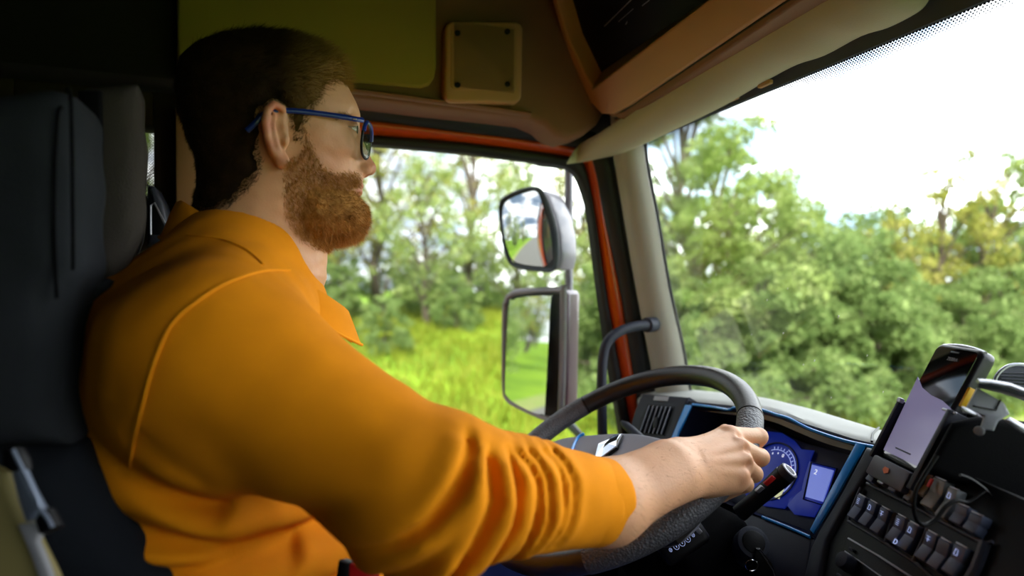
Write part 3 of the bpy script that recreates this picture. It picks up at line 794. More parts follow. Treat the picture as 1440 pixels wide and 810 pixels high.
# radio below the switches
rd = thing('radio', sp_(0)(1240, 800), 'dark car radio with silver edging and a round knob below the switches', 'radio')
obj('radio_face', slab(pxl([(1193, 757), (1300, 822), (1330, 860), (1260, 900), (1160, 860), (1180, 790)], sp_(.005)), -SPn * 0.02, 0.002), M_black, rd)
obj('radio_edge', tube(pxl([(1193, 757), (1236, 782), (1282, 812), (1320, 836)], sp_(.007)), .0012, 6), M_silver, rd)
obj('radio_edge', tube(pxl([(1188, 775), (1210, 790), (1245, 815), (1262, 828)], sp_(.007)), .0007, 6), M_silver, rd)
for k, (x, y) in enumerate([(1198, 773), (1192, 781), (1186, 800), (1181, 810)]):
    obj('radio_button', rbox(sp_(.007)(x, y), (.0042, .0016, .002), (rowd, SB, SPn), .0008), M_dark, rd)
c = sp_(.005)(1198, 795); obj('radio_knob', cyl(c, c + SPn * .016, .0095, 24), M_dark, rd)

# ================================================================== STEERING WHEEL
WT = .54; WC = np.array([.4576, .807, -.2529]); W1 = np.array([math.cos(WT), 0, math.sin(WT)]); W2 = np.array([0, 1.0, 0]); WN = nrm(np.cross(W1, W2)); WR = .2114
def rim(deg, r=WR, n=0.0): t = math.radians(deg); return WC + r * (math.cos(t) * W1 + math.sin(t) * W2) + WN * n
wp = lambda p, q: onP(p, q, WC, WN)
st = thing('steering_wheel', WC + np.array([0, 0, -.12]), 'leather steering wheel with a grey hub, blue piping and a chrome diamond badge', 'steering wheel')
obj('rim', tube([rim(d) for d in range(-180, 180, 3)], 0.0168, 20, True), M_leather, st)
obj('grip', tube([rim(d) for d in range(-132, -43, 3)], 0.0174, 20, cap=False), M_grip, st, label='perforated grey leather grip on the near side')
obj('grip', tube([rim(d) for d in range(72, 134, 3)], 0.0174, 20, cap=False), M_grip, st, label='perforated grey leather grip on the door side')
for d in (-44, 71): obj('rim_seam', tube([rim(d - .25), rim(d + .25)], 0.0176, 20), M_black, st)
hub = [(-.085, .190), (-.055, .186), (-.035, .172), (-.011, .155), (.010, .120), (.030, .080), (.044, .050), (.058, .010), (.066, -.035), (.068, -.068), (.058, -.100), (.036, -.140), (.012, -.175), (-.010, -.195), (-.05, -.192), (-.075, -.15), (-.095, -.11), (-.13, -.07), (-.145, 0), (-.13, .07), (-.10, .12), (-.09, .16)]
hp = np.array([WC + W1 * a_ + W2 * b_ for a_, b_ in hub])
obj('airbag_cover', slab(spline(hp, 3, True) + WN * -.002, -WN * 0.04, 0.008, 4), M_grey, st)
obj('hub_back', cyl(WC - WN * .035, WC - WN * .10, .07, 28), M_black, st)
obj('spoke', slab(pxl([(745, 636), (752, 622), (775, 622), (792, 632), (790, 650), (745, 660)], wp) - WN * .008, -WN * .02, .004), M_leather, st)
obj('spoke', slab([WC + W1 * a_ + W2 * b_ - WN * .008 for a_, b_ in ((-.02, -.18), (.0, -.205), (-.05, -.21), (-.07, -.19), (-.06, -.16))], -WN * .02, .004), M_leather, st)
obj('blue_piping', tube(spline(pxl([(821, 609), (814, 613), (808, 622), (803, 635), (799, 648)], wp), 5) + WN * -.001, .0026, 8), M_blue, st)
obj('blue_piping', tube(spline(pxl([(946, 619), (938, 621), (927, 626), (918, 632), (911, 638), (902, 650)], wp), 5) + WN * -.001, .0022, 8), M_blue, st)
ep = lambda L, n: pxl(L, wp) + WN * n
obj('badge_base', slab(ep([(836, 646), (841, 626), (865, 611.5), (877, 612), (869.5, 631), (848, 647)], -.0015), WN * .002, .0005), M_black, st)
# chrome diamond: an open lozenge folded like a ribbon
o4 = ep([(838.5, 645), (843, 627), (867, 613.5), (875.5, 613), (868, 630), (847, 645.5)], .0012)
i4 = ep([(850.5, 634), (853, 627.5), (860, 621), (873, 616), (869.5, 623), (858, 628)], .0012)
V = np.concatenate([o4, i4, o4 + WN * .003, i4 + WN * .0045]); n6 = 6; F = []
for k in range(n6):
    l = (k + 1) % n6
    F += [(12 + k, 12 + l, 18 + l, 18 + k), (k, l, 12 + l, 12 + k), (18 + k, 18 + l, 6 + l, 6 + k)]
obj('badge', (V, F), M_chrome, st, smooth=False, label='chrome diamond badge')

# column, stalks, ignition
sc_ = thing('steering_column', (.6, .8, -.7), 'black steering column shroud under the wheel', 'steering column')
obj('shroud', cyl(WC - WN * .10, WC - WN * .10 + nrm((.55, 0, -.80)) * .42, .075, 28, .09), M_blackm, sc_)
obj('shroud_cover', rbox(WC - WN * .16 + np.array([.03, -.05, 0]), (.06, .085, .055), (W1, W2, WN), .02, 4), M_blackm, sc_)
pod = thing('audio_control_pod', atD(962, 765, .80), 'small black control pod with five round white symbols below the rim', 'control')
PD = atD(960, 762, .79); pr = nrm(atD(974, 752, .79) - atD(944, 772, .79)); pn = nrm(-FW + UP * .45); pn = nrm(pn - pr * np.dot(pn, pr)); pu = np.cross(pr, pn); pu = pu if pu[2] > 0 else -pu
obj('pod_body', rbox(PD - pn * .014, (.034, .018, .013), (pr, pu, pn), .008, 4), M_black, pod)
for k in range(5):
    c = PD + pr * (-.019 + k * .0088) + pn * .0002
    rr_ = (.0022, .0042, .0046, .0042, .0022)[k]
    s = obj('button', cyl(c - pn * .001, c + pn * .0008, rr_, 18), M_black, pod)
    th = np.linspace(0, 2 * math.pi, 20, endpoint=False)
    obj('symbol_ring', tube([c + pn * .001 + pr * rr_ * .8 * math.cos(t) + pu * rr_ * math.sin(t) for t in th], .00022, 4, True), M_mark, s)
    obj('symbol', tube([c + pn * .001 - pu * rr_ * .4, c + pn * .001 + pu * rr_ * .4], .0004, 4), M_mark, s)
obj('roller', rbox(atD(978, 741, .78), (.011, .003, .003), (nrm(RT * .6 - UP * .7), nrm(RT * .7 + UP * .6), pn), .0015), M_silver, pod)
lv = thing('gearshift_stalk', atD(1050, 715, .82), 'thick black stalk with a grey ringed end and red mark, beside the dial', 'stalk')
la, lb = atD(1040, 722, .80), atD(1103, 668, .77); ld = nrm(lb - la)
obj('stalk_body', tube([la, la * .6 + lb * .4, la * .25 + lb * .75, lb], [.011, .0105, .0115, .0125], 20), M_black, lv)
obj('stalk_end', cyl(lb - ld * .003, lb + ld * .010, .0118, 24), M_dark, lv)
obj('end_ring', tube([lb + ld * .009 + nrm(np.cross(ld, UP)) * .0085 * math.cos(t) + np.cross(ld, nrm(np.cross(ld, UP))) * .0085 * math.sin(t) for t in np.linspace(0, 6.28, 24, endpoint=False)], .0018, 8, True), M_silver, lv)
c = atD(1082, 676, .765); obj('stalk_mark', rbox(c, (.008, .003, .002), (ld, nrm(np.cross(ld, FW)), FW), .001), M_red, lv)
c = atD(1068, 688, .775); obj('stalk_switch', rbox(c, (.006, .003, .003), (ld, nrm(np.cross(ld, FW)), FW), .0015), M_silver, lv)
ig = thing('ignition_lock', atD(1058, 775, .84), 'round ignition lock with a bright rim on the right of the column', 'ignition lock')
ia = atD(1060, 762, .80); id_ = nrm(-FW + UP * .7 - RT * .05)
obj('lock_barrel', cyl(ia - id_ * .06, ia, .021, 28), M_dark, ig)
obj('lock_face', cyl(ia - id_ * .01, ia + id_ * .002, .015, 24), M_black, ig)
ky = thing('ignition_key', atD(1078, 800, .80), 'silver edged key hanging at the ignition lock', 'key')
obj('key_bow', slab(pxl([(1064, 772), (1070, 772), (1086, 792), (1094, 812), (1082, 830), (1068, 812), (1060, 790)], lambda p, q: atD(p, q, .785)), FW * .006, .002), M_black, ky)
obj('key_edge', tube(pxl([(1066, 772), (1076, 785), (1087, 802), (1090, 812)], lambda p, q: atD(p, q, .783)), .0013, 8), M_chrome, ky)
obj('key_ring', tube([atD(1057, 795, .78) + RT * .004 * math.cos(t) * 2 + UP * .007 * math.sin(t) for t in np.linspace(0, 6.28, 20, endpoint=False)], .0007, 6, True), M_chrome, ky)
wl = thing('wiper_stalk', atD(884, 606, 1.12), 'grey pointed stalk between the wheel rim and the air vent', 'stalk')
obj('stalk_body', tube([atD(874, 593, 1.10), atD(880, 598, 1.09), atD(889, 606, 1.07), atD(905, 620, 1.03), atD(930, 660, .95)], [.003, .0085, .0095, .0085, .008], 16, sy=.8), M_dark, wl)

# ================================================================== PHONE, CRADLE AND MOUNT
pa, pb, pc = -1.9527, .0151, -.4672
ca, sa, cb, sb, cg, sg = math.cos(pa), math.sin(pa), math.cos(pb), math.sin(pb), math.cos(pc), math.sin(pc)
PR = np.array([[ca, -sa, 0], [sa, ca, 0], [0, 0, 1]]) @ np.array([[cb, 0, sb], [0, 1, 0], [-sb, 0, cb]]) @ np.array([[1, 0, 0], [0, cg, -sg], [0, sg, cg]])
PC = np.array([.7087, .4999, -.1385]); pX, pY, pZ = PR[:, 0], PR[:, 1], PR[:, 2]      # across, away from the viewer, up the phone
PL = lambda x, y, z: PC + pX * x + pY * y + pZ * z
pX2 = pX
ph = thing('smartphone', PL(0, 0, -.08), 'black rugged smartphone with a yellow side button, clipped upright in a cradle', 'phone')
def rrp(w, h, r, y, n=6): return np.array([PL(a_, y, b_) for a_, b_ in rr(-w, -h, w, h, r, n)])
obj('case', slab(rrp(.0385, .079, .010, 0), pY * .018, .004, 3), mat('dark_phone_case', '1a1a22', 0.35), ph)
obj('screen', slab(rrp(.0345, .074, .007, -.0012), pY * .001, 0.0), mat('phone_glass', '06070d', 0.04, coat=1.0, spec=0.9, var=0.0), ph)
obj('side_button', rbox(PL(.0395, .008, .022), (.002, .005, .012), (pX, pY, pZ), .001), mat('yellow_button', 'e8b400', 0.4), ph)
obj('screen_reflection', slab(np.concatenate([pxl([(1291, 530), (1297, 545), (1310, 556), (1325, 563), (1338, 575)], lambda p, q: onP(p, q, PL(0, -.0014, 0), pY)), [PL(.033, -.0014, -.071), PL(-.033, -.0014, -.071)]]), -pY * .0004, 0.0), mat('lavender_reflection_glow', '56506a', 0.12, emit='6b6684', estr=0.75, var=0.03), ph)  # reflection on the lower screen, put in as a glowing lavender patch
obj('top_edge', tube([PL(x, .004, .080 - abs(x) ** 2 * 3) for x in np.linspace(-.032, .036, 9)], .0022, 8), M_silver, ph)
obj('earpiece', rbox(PL(.0, -.002, .069), (.007, .0005, .001), (pX, pY, pZ), .0004), M_facia, ph)
text('phone_lettering', 'ZEBRA', .0058, PL(.002, -.0022, .060), pX, pZ, mat('grey_print', '8d8f9c', 0.5), ph)
obj('home_bar', rbox(PL(.0, -.0021, -.062), (.014, .0004, .0009), (pX, pY, pZ), .0003), M_facia, ph)
cr_ = thing('phone_cradle', PL(0, 0, -.11), 'black cradle with side arms that grips the smartphone', 'phone holder')
obj('back_plate', rbox(PL(.006, .026, -.035), (.046, .007, .060), (pX, pY, pZ), .004), M_blackm, cr_)
obj('side_arm', rbox(PL(-.0425, .008, -.045), (.003, .016, .040), (pX, pY, pZ), .002), M_dark, cr_)
obj('side_arm', rbox(PL(.0435, .006, -.048), (.004, .014, .050), (pX, pY, pZ), .002), M_dark, cr_)
obj('arm_tip', rbox(PL(-.0415, -.006, -.006), (.004, .003, .003), (pX, pY, pZ), .0015), M_silver, cr_)
obj('arm_tip', rbox(PL(.040, -.004, .000), (.011, .0015, .0015), (pX, pY, pZ), .001), M_silver, cr_)
obj('foot', rbox(PL(.0, .004, -.093), (.036, .012, .013), (pX, pY, pZ), .003), mat('grey_cradle_foot', '4a4652', 0.45), cr_)
obj('maker_mark', slab([PL(-.004, -.009, -.088), PL(.004, -.009, -.088), PL(.006, -.009, -.093), PL(0, -.009, -.096), PL(-.006, -.009, -.092)], -pY * .0006, 0.0), mat('orange_mark', 'e0703a', 0.5), cr_)
obj('foot_lip', rbox(PL(.037, -.002, -.089), (.012, .002, .003), (pX, pY, pZ), .001), M_silver, cr_)

mm = thing('device_mount', atD(1400, 800, .60), 'bulky black mount with grey plastic clamps at the right beside the smartphone', 'mount')
fd = lambda D: (lambda p, q: atD(p, q, D))
bk = nrm(FW + RT * .76 - UP * .25)
obj('mount_body', slab(pxl([(1338, 592), (1378, 584), (1440, 592), (1500, 600), (1520, 720), (1500, 820), (1455, 800), (1425, 765), (1404, 716), (1368, 690), (1322, 672), (1300, 662)], fd(.63)), bk * .07, .010, 4), M_blackm, mm)
obj('clamp_plate', slab(pxl([(1374, 545), (1412, 566), (1420, 582), (1404, 592), (1398, 606), (1378, 603), (1384, 585), (1357, 575)], fd(.60)), bk * .012, .003), M_grey, mm)
obj('plate_groove', tube(pxl([(1369, 571), (1400, 577), (1407, 562)], fd(.599)), .0008, 6), M_black, mm)
obj('clamp_hood', slab(pxl([(1374, 534), (1390, 535), (1420, 541), (1452, 552), (1455, 560), (1432, 556), (1405, 548), (1376, 541)], fd(.585)), bk * .05, .003), M_dark, mm)
obj('hood_edge', tube(pxl([(1375, 536), (1392, 537), (1420, 542), (1438, 549)], fd(.584)), .0022, 8), M_silver, mm)
obj('clamp_lever', slab(pxl([(1352, 571), (1360, 573), (1376, 582), (1384, 588), (1368, 584), (1354, 580)], fd(.59)), bk * .006, .002), M_silver, mm)
obj('clamp_wing', slab(pxl([(1412, 590), (1420, 586), (1445, 600), (1450, 612), (1436, 608)], fd(.585)), bk * .01, .003), M_silver, mm)
obj('mount_screw', cyl(atD(1377, 606, .59), atD(1377, 606, .60), .0045, 16), M_silver, mm)
rbp = thing('ribbed_pad', atD(1428, 560, .72), 'grey rounded ribbed pad behind the mount at the right edge', 'pad')
obj('pad_body', slab(pxl([(1396, 545), (1398, 532), (1406, 520), (1420, 512), (1440, 511), (1480, 520), (1500, 560), (1470, 575)], fd(.72)), bk * .02, .006, 3), M_facia, rbp)
obj('pad_rim', tube(spline(pxl([(1398, 545), (1400, 532), (1408, 521), (1421, 514), (1440, 513), (1475, 521)], fd(.717)), 5), .0022, 8), M_silver, rbp)
for k in range(7):
    obj('rib', tube(pxl([(1404 + k * 1.5, 524 + k * 4.2), (1440, 524 + k * 4.6 + 1), (1480, 530 + k * 5)], fd(.716)), .0010, 6), M_dark, rbp)
cbl = spline(pxl([(1318, 640), (1300, 668), (1288, 690), (1285, 712), (1290, 732), (1302, 738), (1316, 730), (1330, 712), (1345, 704), (1362, 706), (1385, 690)], fd(.60)), 6)
obj('charging_cable', tube(cbl, .0021, 10), M_black, label='thin black cable looping down in front of the switches', cat='cable')
cbl = spline(pxl([(1350, 668), (1366, 674), (1385, 688), (1400, 705), (1415, 712)], fd(.60)), 6)
obj('data_cable', tube(cbl, .0016, 8), M_black, label='short thin cable running into the black mount', cat='cable')

# ================================================================== DRIVER'S SEAT
YM = 0.79                                      # the driver's mid plane
def py_prof(L, y): return pxl(L, lambda p, q: onY(p, q, y))[:, [0, 2]]
def soft_slab(P, x, y, z, y0, y1, r):
    """rounded body: a side outline P (x,z) carried from y0 to y1 with edge radius r"""
    d2 = poly_sd(x, z, P) + r; dy = np.maximum(y0 + r - y, y - (y1 - r))
    return np.minimum(np.maximum(d2, dy), 0) + np.sqrt(np.maximum(d2, 0) ** 2 + np.maximum(dy, 0) ** 2) - r
seat = thing('driver_seat', (-.3, YM, -1.1), 'dark grey fabric driver\'s seat with high side bolsters, behind the person', 'seat')
bol = py_prof([(-160, 150), (0, 118), (60, 112), (94, 126), (104, 150), (106, 380), (92, 410), (84, 470), (86, 560), (98, 628), (100, 636), (-160, 640)], .555)
bol2 = py_prof([(-160, 636), (100, 632), (118, 668), (150, 712), (190, 765), (240, 830), (300, 940), (-160, 940)], .555)
fb = lambda p: soft_slab(bol, p[..., 0], p[..., 1], p[..., 2], .555, .66, .028) - .0012 * np.sin(p[..., 2] * 90 + np.sin(p[..., 0] * 40) * 2)
obj('side_bolster', skin(fb, (-.75, .52, -.35), (-.10, .70, .30), .006), M_seat, seat)
fb2 = lambda p: soft_slab(bol2, p[..., 0], p[..., 1], p[..., 2], .555, .68, .030) - .0015 * np.sin(p[..., 2] * 70 + p[..., 0] * 60)
obj('side_bolster', skin(fb2, (-.75, .52, -.62), (.02, .72, -.12), .006), M_seatd, seat, label='lower dark side bolster')
ctr = np.array([[-.62, .10], [-.30, .10], [-.26, .0], [-.235, -.12], [-.20, -.30], [-.15, -.60], [-.50, -.62], [-.62, -.30]])
fcn = lambda p: soft_slab(ctr, p[..., 0], p[..., 1], p[..., 2], .62, .98, .03)
obj('backrest', skin(fcn, (-.7, .58, -.7), (-.05, 1.02, .25), .008), M_seatd, seat)
fb3 = lambda p: soft_slab(bol - [0.10, 0.02], p[..., 0], p[..., 1], p[..., 2], .93, 1.03, .028)
obj('side_bolster', skin(fb3, (-.75, .90, -.35), (-.10, 1.06, .30), .008), M_seat, seat)
hr = py_prof([(112, 122), (196, 112), (204, 135), (209, 200), (207, 290), (205, 325), (196, 350), (180, 375), (163, 392), (112, 392)], .67)
fh = lambda p: soft_slab(hr, p[..., 0] + (p[..., 1] - .665) * .2, p[..., 1], p[..., 2], .665, .86, .022) - .001 * np.sin(p[..., 2] * 110)
obj('headrest', skin(fh, (-.42, .63, -.02), (-.15, .97, .28), .005), mat('warm_grey_fabric', '3d3733', 0.95, bump=0.6, bscale=700, spec=.15), seat)
lp = py_prof([(106, 386), (165, 392), (166, 400), (140, 430), (120, 470), (100, 500), (80, 500), (84, 430)], .64)
fl = lambda p: soft_slab(lp, p[..., 0] + (p[..., 1] - .63) * .2, p[..., 1], p[..., 2], .63, .93, .02)
obj('shoulder_pad', skin(fl, (-.40, .60, -.12), (-.15, .97, .05), .006), M_seat, seat)
obj('cushion', rbox((.0, YM, -.62), (.27, .25, .085), None, .05, 5), M_seatd, seat)
obj('seat_base', merge(rbox((-.02, YM, -.80), (.20, .19, .10), None, .03, 3), rbox((-.02, YM, -1.0), (.24, .22, .098), None, .02, 3)), M_black, seat)
bp_ = pxl([(108, 126), (140, 126), (142, 200), (138, 290), (126, 385), (106, 385), (108, 300)], lambda p, q: onY(p, q, .64))
obj('shoulder_belt_strap', slab(bp_, (0, .012, 0), .003), M_blackm, seat)
for L_ in ([(92, 128), (100, 150), (103, 380)], [(88, 150), (80, 170), (76, 300), (80, 420)]):
    obj('seam', tube(spline(pxl(L_, lambda p, q: onY(p, q, .556)), 6), .0014, 6), M_blackm, seat)
# folded armrest of the near seat with its metal buckle
ar = thing('armrest', atD(10, 805, .45), 'beige armrest shell at the lower left corner beside the driver\'s seat', 'armrest')
obj('armrest_shell', slab(pxl([(-60, 640), (0, 664), (14, 700), (28, 735), (40, 760), (60, 800), (90, 870), (-60, 870)], fd(.43)), bk * .012, .004, 4), mat('beige_plastic', '8b7f4e', 0.6), ar)
bu = thing('seat_belt_buckle', atD(40, 740, .49), 'blue-grey metal seat belt stalk lying along the beige armrest edge', 'belt buckle')
obj('buckle_head', slab(pxl([(0, 630), (14, 628), (24, 645), (26, 662), (8, 664), (0, 655)], fd(.425)), bk * .010, .003), M_black, bu)
obj('stalk_plate', slab(pxl([(14, 664), (26, 660), (40, 690), (54, 715), (44, 732), (34, 734), (24, 705)], fd(.422)), bk * .007, .002), mat('blue_grey_metal', '6d7788', 0.4, metal=.4), bu)
obj('stalk_edge', tube(pxl([(18, 632), (34, 665), (52, 702), (56, 716)], fd(.420)), .0014, 8), MATS['blue_grey_metal'], bu)
obj('end_clip', slab(pxl([(46, 730), (54, 714), (62, 716), (75, 740), (70, 746), (54, 752)], fd(.424)), bk * .008, .002), M_black, bu)
obj('end_clip_edge', tube(pxl([(57, 716), (66, 727), (74, 741)], fd(.419)), .0015, 8), MATS['blue_grey_metal'], bu)
obj('lower_strap', slab(pxl([(24, 738), (48, 734), (54, 752), (50, 762), (62, 790), (76, 830), (60, 830), (44, 785)], fd(.426)), bk * .004, .001), mat('grey_webbing', '8f8f92', .7), bu)
bg_ = thing('seat_belt_guide', onY(220, 325, 1.10), 'grey edged seat belt guide on the pillar behind the headrest', 'belt guide')
obj('guide_cover', slab(pxl([(206, 258), (216, 262), (228, 285), (236, 320), (236, 345), (206, 345)], lambda p, q: onY(p, q, 1.12)), (0, .07, 0), .008, 3), M_dark, bg_)
obj('guide_slot', slab(pxl([(213, 290), (217, 287), (232, 318), (230, 330), (213, 330)], lambda p, q: onY(p, q, 1.116)), (0, .006, 0), .001), M_black, bg_)
obj('slot_edge', tube(pxl([(212, 330), (212, 289), (217, 285), (234, 317)], lambda p, q: onY(p, q, 1.115)), .0016, 6), M_silver, bg_)

# ================================================================== THE DRIVER
rng = np.random.default_rng(4)
def H(px, py, dy=0.0):
    w = onY(px, py, YM); return np.array([w[0], YM + dy, w[2]])
def Hs(L): return np.array([H(*p)[[0, 2]] for p in L])
KH = 0.00087
def nearH(px, py, dy):           # a point on the near side that shows at (px, py)
    return onY(px, py, YM - dy)

SHO = np.array([-.062, .600, -.065]); ELB = atD(614, 690, .515); CUF = atD(852, 706, .625); WRI = atD(945, 662, .672)
def noise3(p, s, seed=0):
    q = p * s + seed * 7.3
    return (np.sin(q[..., 0] + 1.7 * np.sin(q[..., 1] * .7 + 1)) * np.cos(q[..., 1] * 1.1 + 1.3 * np.sin(q[..., 2] * .8)) + np.sin(q[..., 2] * 1.3 + 1.1 * np.sin(q[..., 0] * .9 + 2))) * .5

EARp = [nearH(401, 168, .074), nearH(397, 152, .083), nearH(385, 147, .088), nearH(376, 155, .090), nearH(373, 172, .089), nearH(376, 192, .086), nearH(381, 208, .082), nearH(389, 219, .079), nearH(395, 228, .076)]
EYE = (485, 190)
def f_head(p):
    q = p.copy(); q[..., 1] = YM - np.abs(q[..., 1] - YM)            # both halves alike
    c = H(376, 152)
    d = ell(q, c, (.090, .072, .076))
    d = smin(d, ell(q, H(430, 165), (.056, .064, .072)), .03)          # forehead
    d = smin(d, ell(q, H(440, 205), (.050, .060, .060)), .03)          # cheek bones
    d = smin(d, ell(q, H(438, 262), (.054, .050, .052)), .03)          # jaws
    d = smin(d, ell(q, H(402, 262, -.028), (.036, .026, .050)), .03)
    d = smin(d, cone(q, H(484, 296), H(476, 300, -.018), .020, .020), .02)   # chin
    d = smin(d, cone(q, H(486, 163, -.006), H(478, 167, -.034), .010, .009), .020)  # brow
    d = smin(d, ell(q, H(474, 214, -.038), (.014, .014, .012)), .016)
    # socket, nose, mouth
    d = smax(d, -ell(q, H(505, 186, -.032), (.018, .018, .013)), .016)
    ec = H(EYE[0], EYE[1], -.032); er = length(q - ec)
    d = smin(d, er - .0140, .004)
    gap = np.maximum(np.maximum(np.abs(q[..., 2] - ec[2] + .0005) - .0046 * np.clip(1 - ((q[..., 1] - ec[1]) / .0150) ** 2, 0, 1) * np.clip((q[..., 0] - ec[0] + .001) / .011, 0, 1) ** .6, ec[0] - .001 - q[..., 0]), er - .018)
    d = smax(d, -gap, .0012)
    n = cone(q, H(497, 188), H(516, 234), .0066, .0088)
    n = smin(n, ell(q, H(518, 237), (.0098, .0095, .0085)), .006)
    n = smin(n, ell(q, H(510, 241, -.0115), (.0095, .0060, .0068)), .006)
    n = smin(n, cone(q, H(497, 243), H(503, 225), .012, .012), .008)
    d = smin(d, n, .008)
    d = smax(d, -ell(q, H(513, 248.5, -.0065), (.0045, .0030, .0035)), .003)
    d = smin(d, ell(q, H(495, 255), (.011, .024, .010)), .010)
    d = smin(d, ell(q, H(501, 262.5), (.0085, .021, .0042)), .004)
    d = smin(d, ell(q, H(500, 271.5), (.0085, .019, .0048)), .004)
    # neck
    d = smin(d, cone(q, H(362, 230), H(352, 360), .060, .066), .035)
    d = smin(d, cone(q, H(415, 300), H(400, 380), .036, .050), .03)
    # ear: rim, inner fold, hollow, flap and lobe
    e0 = ell(q, nearH(388, 186, .076), (.013, .0065, .031))
    e0 = smax(e0, -ell(q, nearH(392, 176, .092), (.0078, .011, .018)), .004)
    e0 = smax(e0, -ell(q, nearH(395, 202, .088), (.0058, .011, .0095)), .003)
    e = smin(e0, chain(q, EARp, [.0030, .0036, .0042, .0044, .0044, .0043, .0042, .0045, .0058]), .004)
    e = smin(e, chain(q, [nearH(385, 160, .084), nearH(384, 176, .086), nearH(387, 196, .084), nearH(393, 212, .080)], [.0022, .003, .003, .003]), .003)
    e = smin(e, ell(q, nearH(402, 196, .078), (.004, .004, .0065)), .003)
    e = smin(e, ell(q, nearH(397, 226, .076), (.0075, .0050, .0095)), .004)
    d = smin(d, e, .005)
    return d
def f_face(p): return f_head(p) + .0004 * noise3(p, 260)

# right hand closed round the rim
def RM(deg, o, n): return rim(deg, WR + o, n)
hand_c = atD(1000, 650, .700)
K = [atD(1028, 611, .738), atD(1040, 626, .722), atD(1046, 647, .712), atD(1040, 668, .706)]
PIP = [atD(1067, 614, .775), atD(1069, 643, .760), atD(1060, 666, .744), atD(1048, 681, .728)]
DEG = [-62, -68, -74, -80]
DIP = [rim(DEG[i], WR - .012, -.0245) for i in range(4)]
TIP = [rim(DEG[i] - 1, WR - .0265, .001) for i in range(4)]
FR = [(.0118, .0103, .0090, .0080), (.0118, .0103, .0090, .0080), (.0112, .0098, .0086, .0076), (.0104, .0088, .0078, .0070)]
palm_n = nrm(np.cross(K[3] - K[0], WRI - K[1])); palm_n = palm_n if palm_n @ FW < 0 else -palm_n
def f_hand(p):
    d = smin(cone(p, CUF, WRI, .040, .0335, (palm_n, .82)), cone(p, CUF + (ELB - CUF) * .5, CUF, .037, .039), .02)
    w2 = WRI * .45 + hand_c * .55
    for i in range(4):
        base = WRI + (K[i] - WRI) * .22 + (K[i] - K[1]) * .12 - palm_n * .006
        d = smin(d, cone(p, base, K[i] - palm_n * .011, .0195, .0148), .012)
    d = smin(d, cone(p, WRI - palm_n * .002, hand_c - palm_n * .010, .029, .026, (palm_n, .65)), .015)
    d = smin(d, cone(p, hand_c - palm_n * .016 + UP * -.018, K[3] - palm_n * .016, .018, .014), .012)   # heel of the hand
    for i in range(4):
        d = smin(d, ell(p, K[i] + palm_n * .000, (.0085, .0085, .0085)), .007)
    # thumb: from the side of the palm near the wrist over the driver's side of the rim
    tb = WRI * .72 + hand_c * .28 + UP * .010 + FW * .016
    tm = rim(-77, WR + .012, .030); ti = rim(-68, WR - .004, .0275); tt = rim(-60, WR - .018, .021)
    t = cone(p, tb, tm, .018, .0135); t = smin(t, cone(p, tm, ti, .0128, .0112), .006); t = smin(t, cone(p, ti, tt, .0110, .0088), .005)
    d = smin(d, t, .012)
    fd_ = None
    for i in range(4):
        r = FR[i]; f = smin(cone(p, K[i] - palm_n * .004, PIP[i], r[0], r[1]), ell(p, PIP[i], (r[1] * 1.02,) * 3), .004)
        f = smin(f, cone(p, PIP[i], DIP[i], r[1], r[2]), .003); f = smin(f, cone(p, DIP[i], TIP[i], r[2], r[3]), .003)
        fd_ = f if fd_ is None else smin(fd_, f, .0016)
    d = smin(d, fd_, .005)
    for i in range(3):      # hollows between the knuckles, tendons behind them
        m = (K[i] + K[i + 1]) / 2 + palm_n * .010
        d = smax(d, -ell(p, m + (K[i] - WRI) * .04, (.006, .006, .006)), .006)
    for i in range(4):
        td = cone(p, WRI + (K[i] - WRI) * .35 + palm_n * .0135, K[i] + palm_n * .004, .0025, .004)
        d = smin(d, td, .007)
    return d

def f_torso(p):      # body under the clothes
    q = p.copy(); q[..., 1] = (q[..., 1] - YM) * .66 + YM
    d = cone(q, (-.10, YM, -.50), (-.075, YM, -.12), .115, .12)
    d = smin(d, cone(p, (-.06, YM, -.02), (-.045, YM, .03), .075, .062), .04)
    for s in (-1, 1):
        sh = np.array([SHO[0], YM + (YM - SHO[1]) * -s if s < 0 else YM + (YM - SHO[1]), SHO[2]]) if s > 0 else SHO
        d = smin(d, cone(p, (-.06, YM + s * .05, .00), sh, .055, .058), .04)
    d = smin(d, cone(p, SHO, ELB, .058, .046), .02)
    d = smin(d, cone(p, ELB, CUF + (ELB - CUF) * .25, .040, .034), .02)
    L_SH = np.array([SHO[0], 2 * YM - SHO[1], SHO[2]]); L_EL = np.array([.05, 1.04, -.30]); L_WR = np.array([.25, .93, -.36])
    d = smin(d, cone(p, L_SH, L_EL, .056, .044), .02); d = smin(d, cone(p, L_EL, L_WR, .044, .028), .015)
    d = smin(d, cone(p, L_WR, L_WR + [.08, -.03, -.005], .030, .026, (UP, .6)), .012)
    for i in range(4):
        a_ = L_WR + [.085, -.06 + i * .022, 0.0]; d = smin(d, chain(p, [a_, a_ + [.035, -.004, -.004], a_ + [.055, -.006, -.018]], [.010, .009, .008]), .003)
    a_ = L_WR + [.04, -.04, .0]; d = smin(d, chain(p, [a_, a_ + [.03, -.035, .0], a_ + [.055, -.04, -.008]], [.012, .010, .009]), .006)
    for s in (-1, 1):
        hip = np.array([-.06, YM + s * .10, -.47]); kn = np.array([.36, YM + s * .13, -.50]); an = np.array([.46, YM + s * .12, -.95])
        d = smin(d, cone(p, hip, kn, .082, .058), .04); d = smin(d, cone(p, kn, an, .056, .040), .02)
    return d
g1 = skin(f_face, H(230, 400) - [0, .13, .02], H(545, 20) + [0, .13, 0.01], .0019)
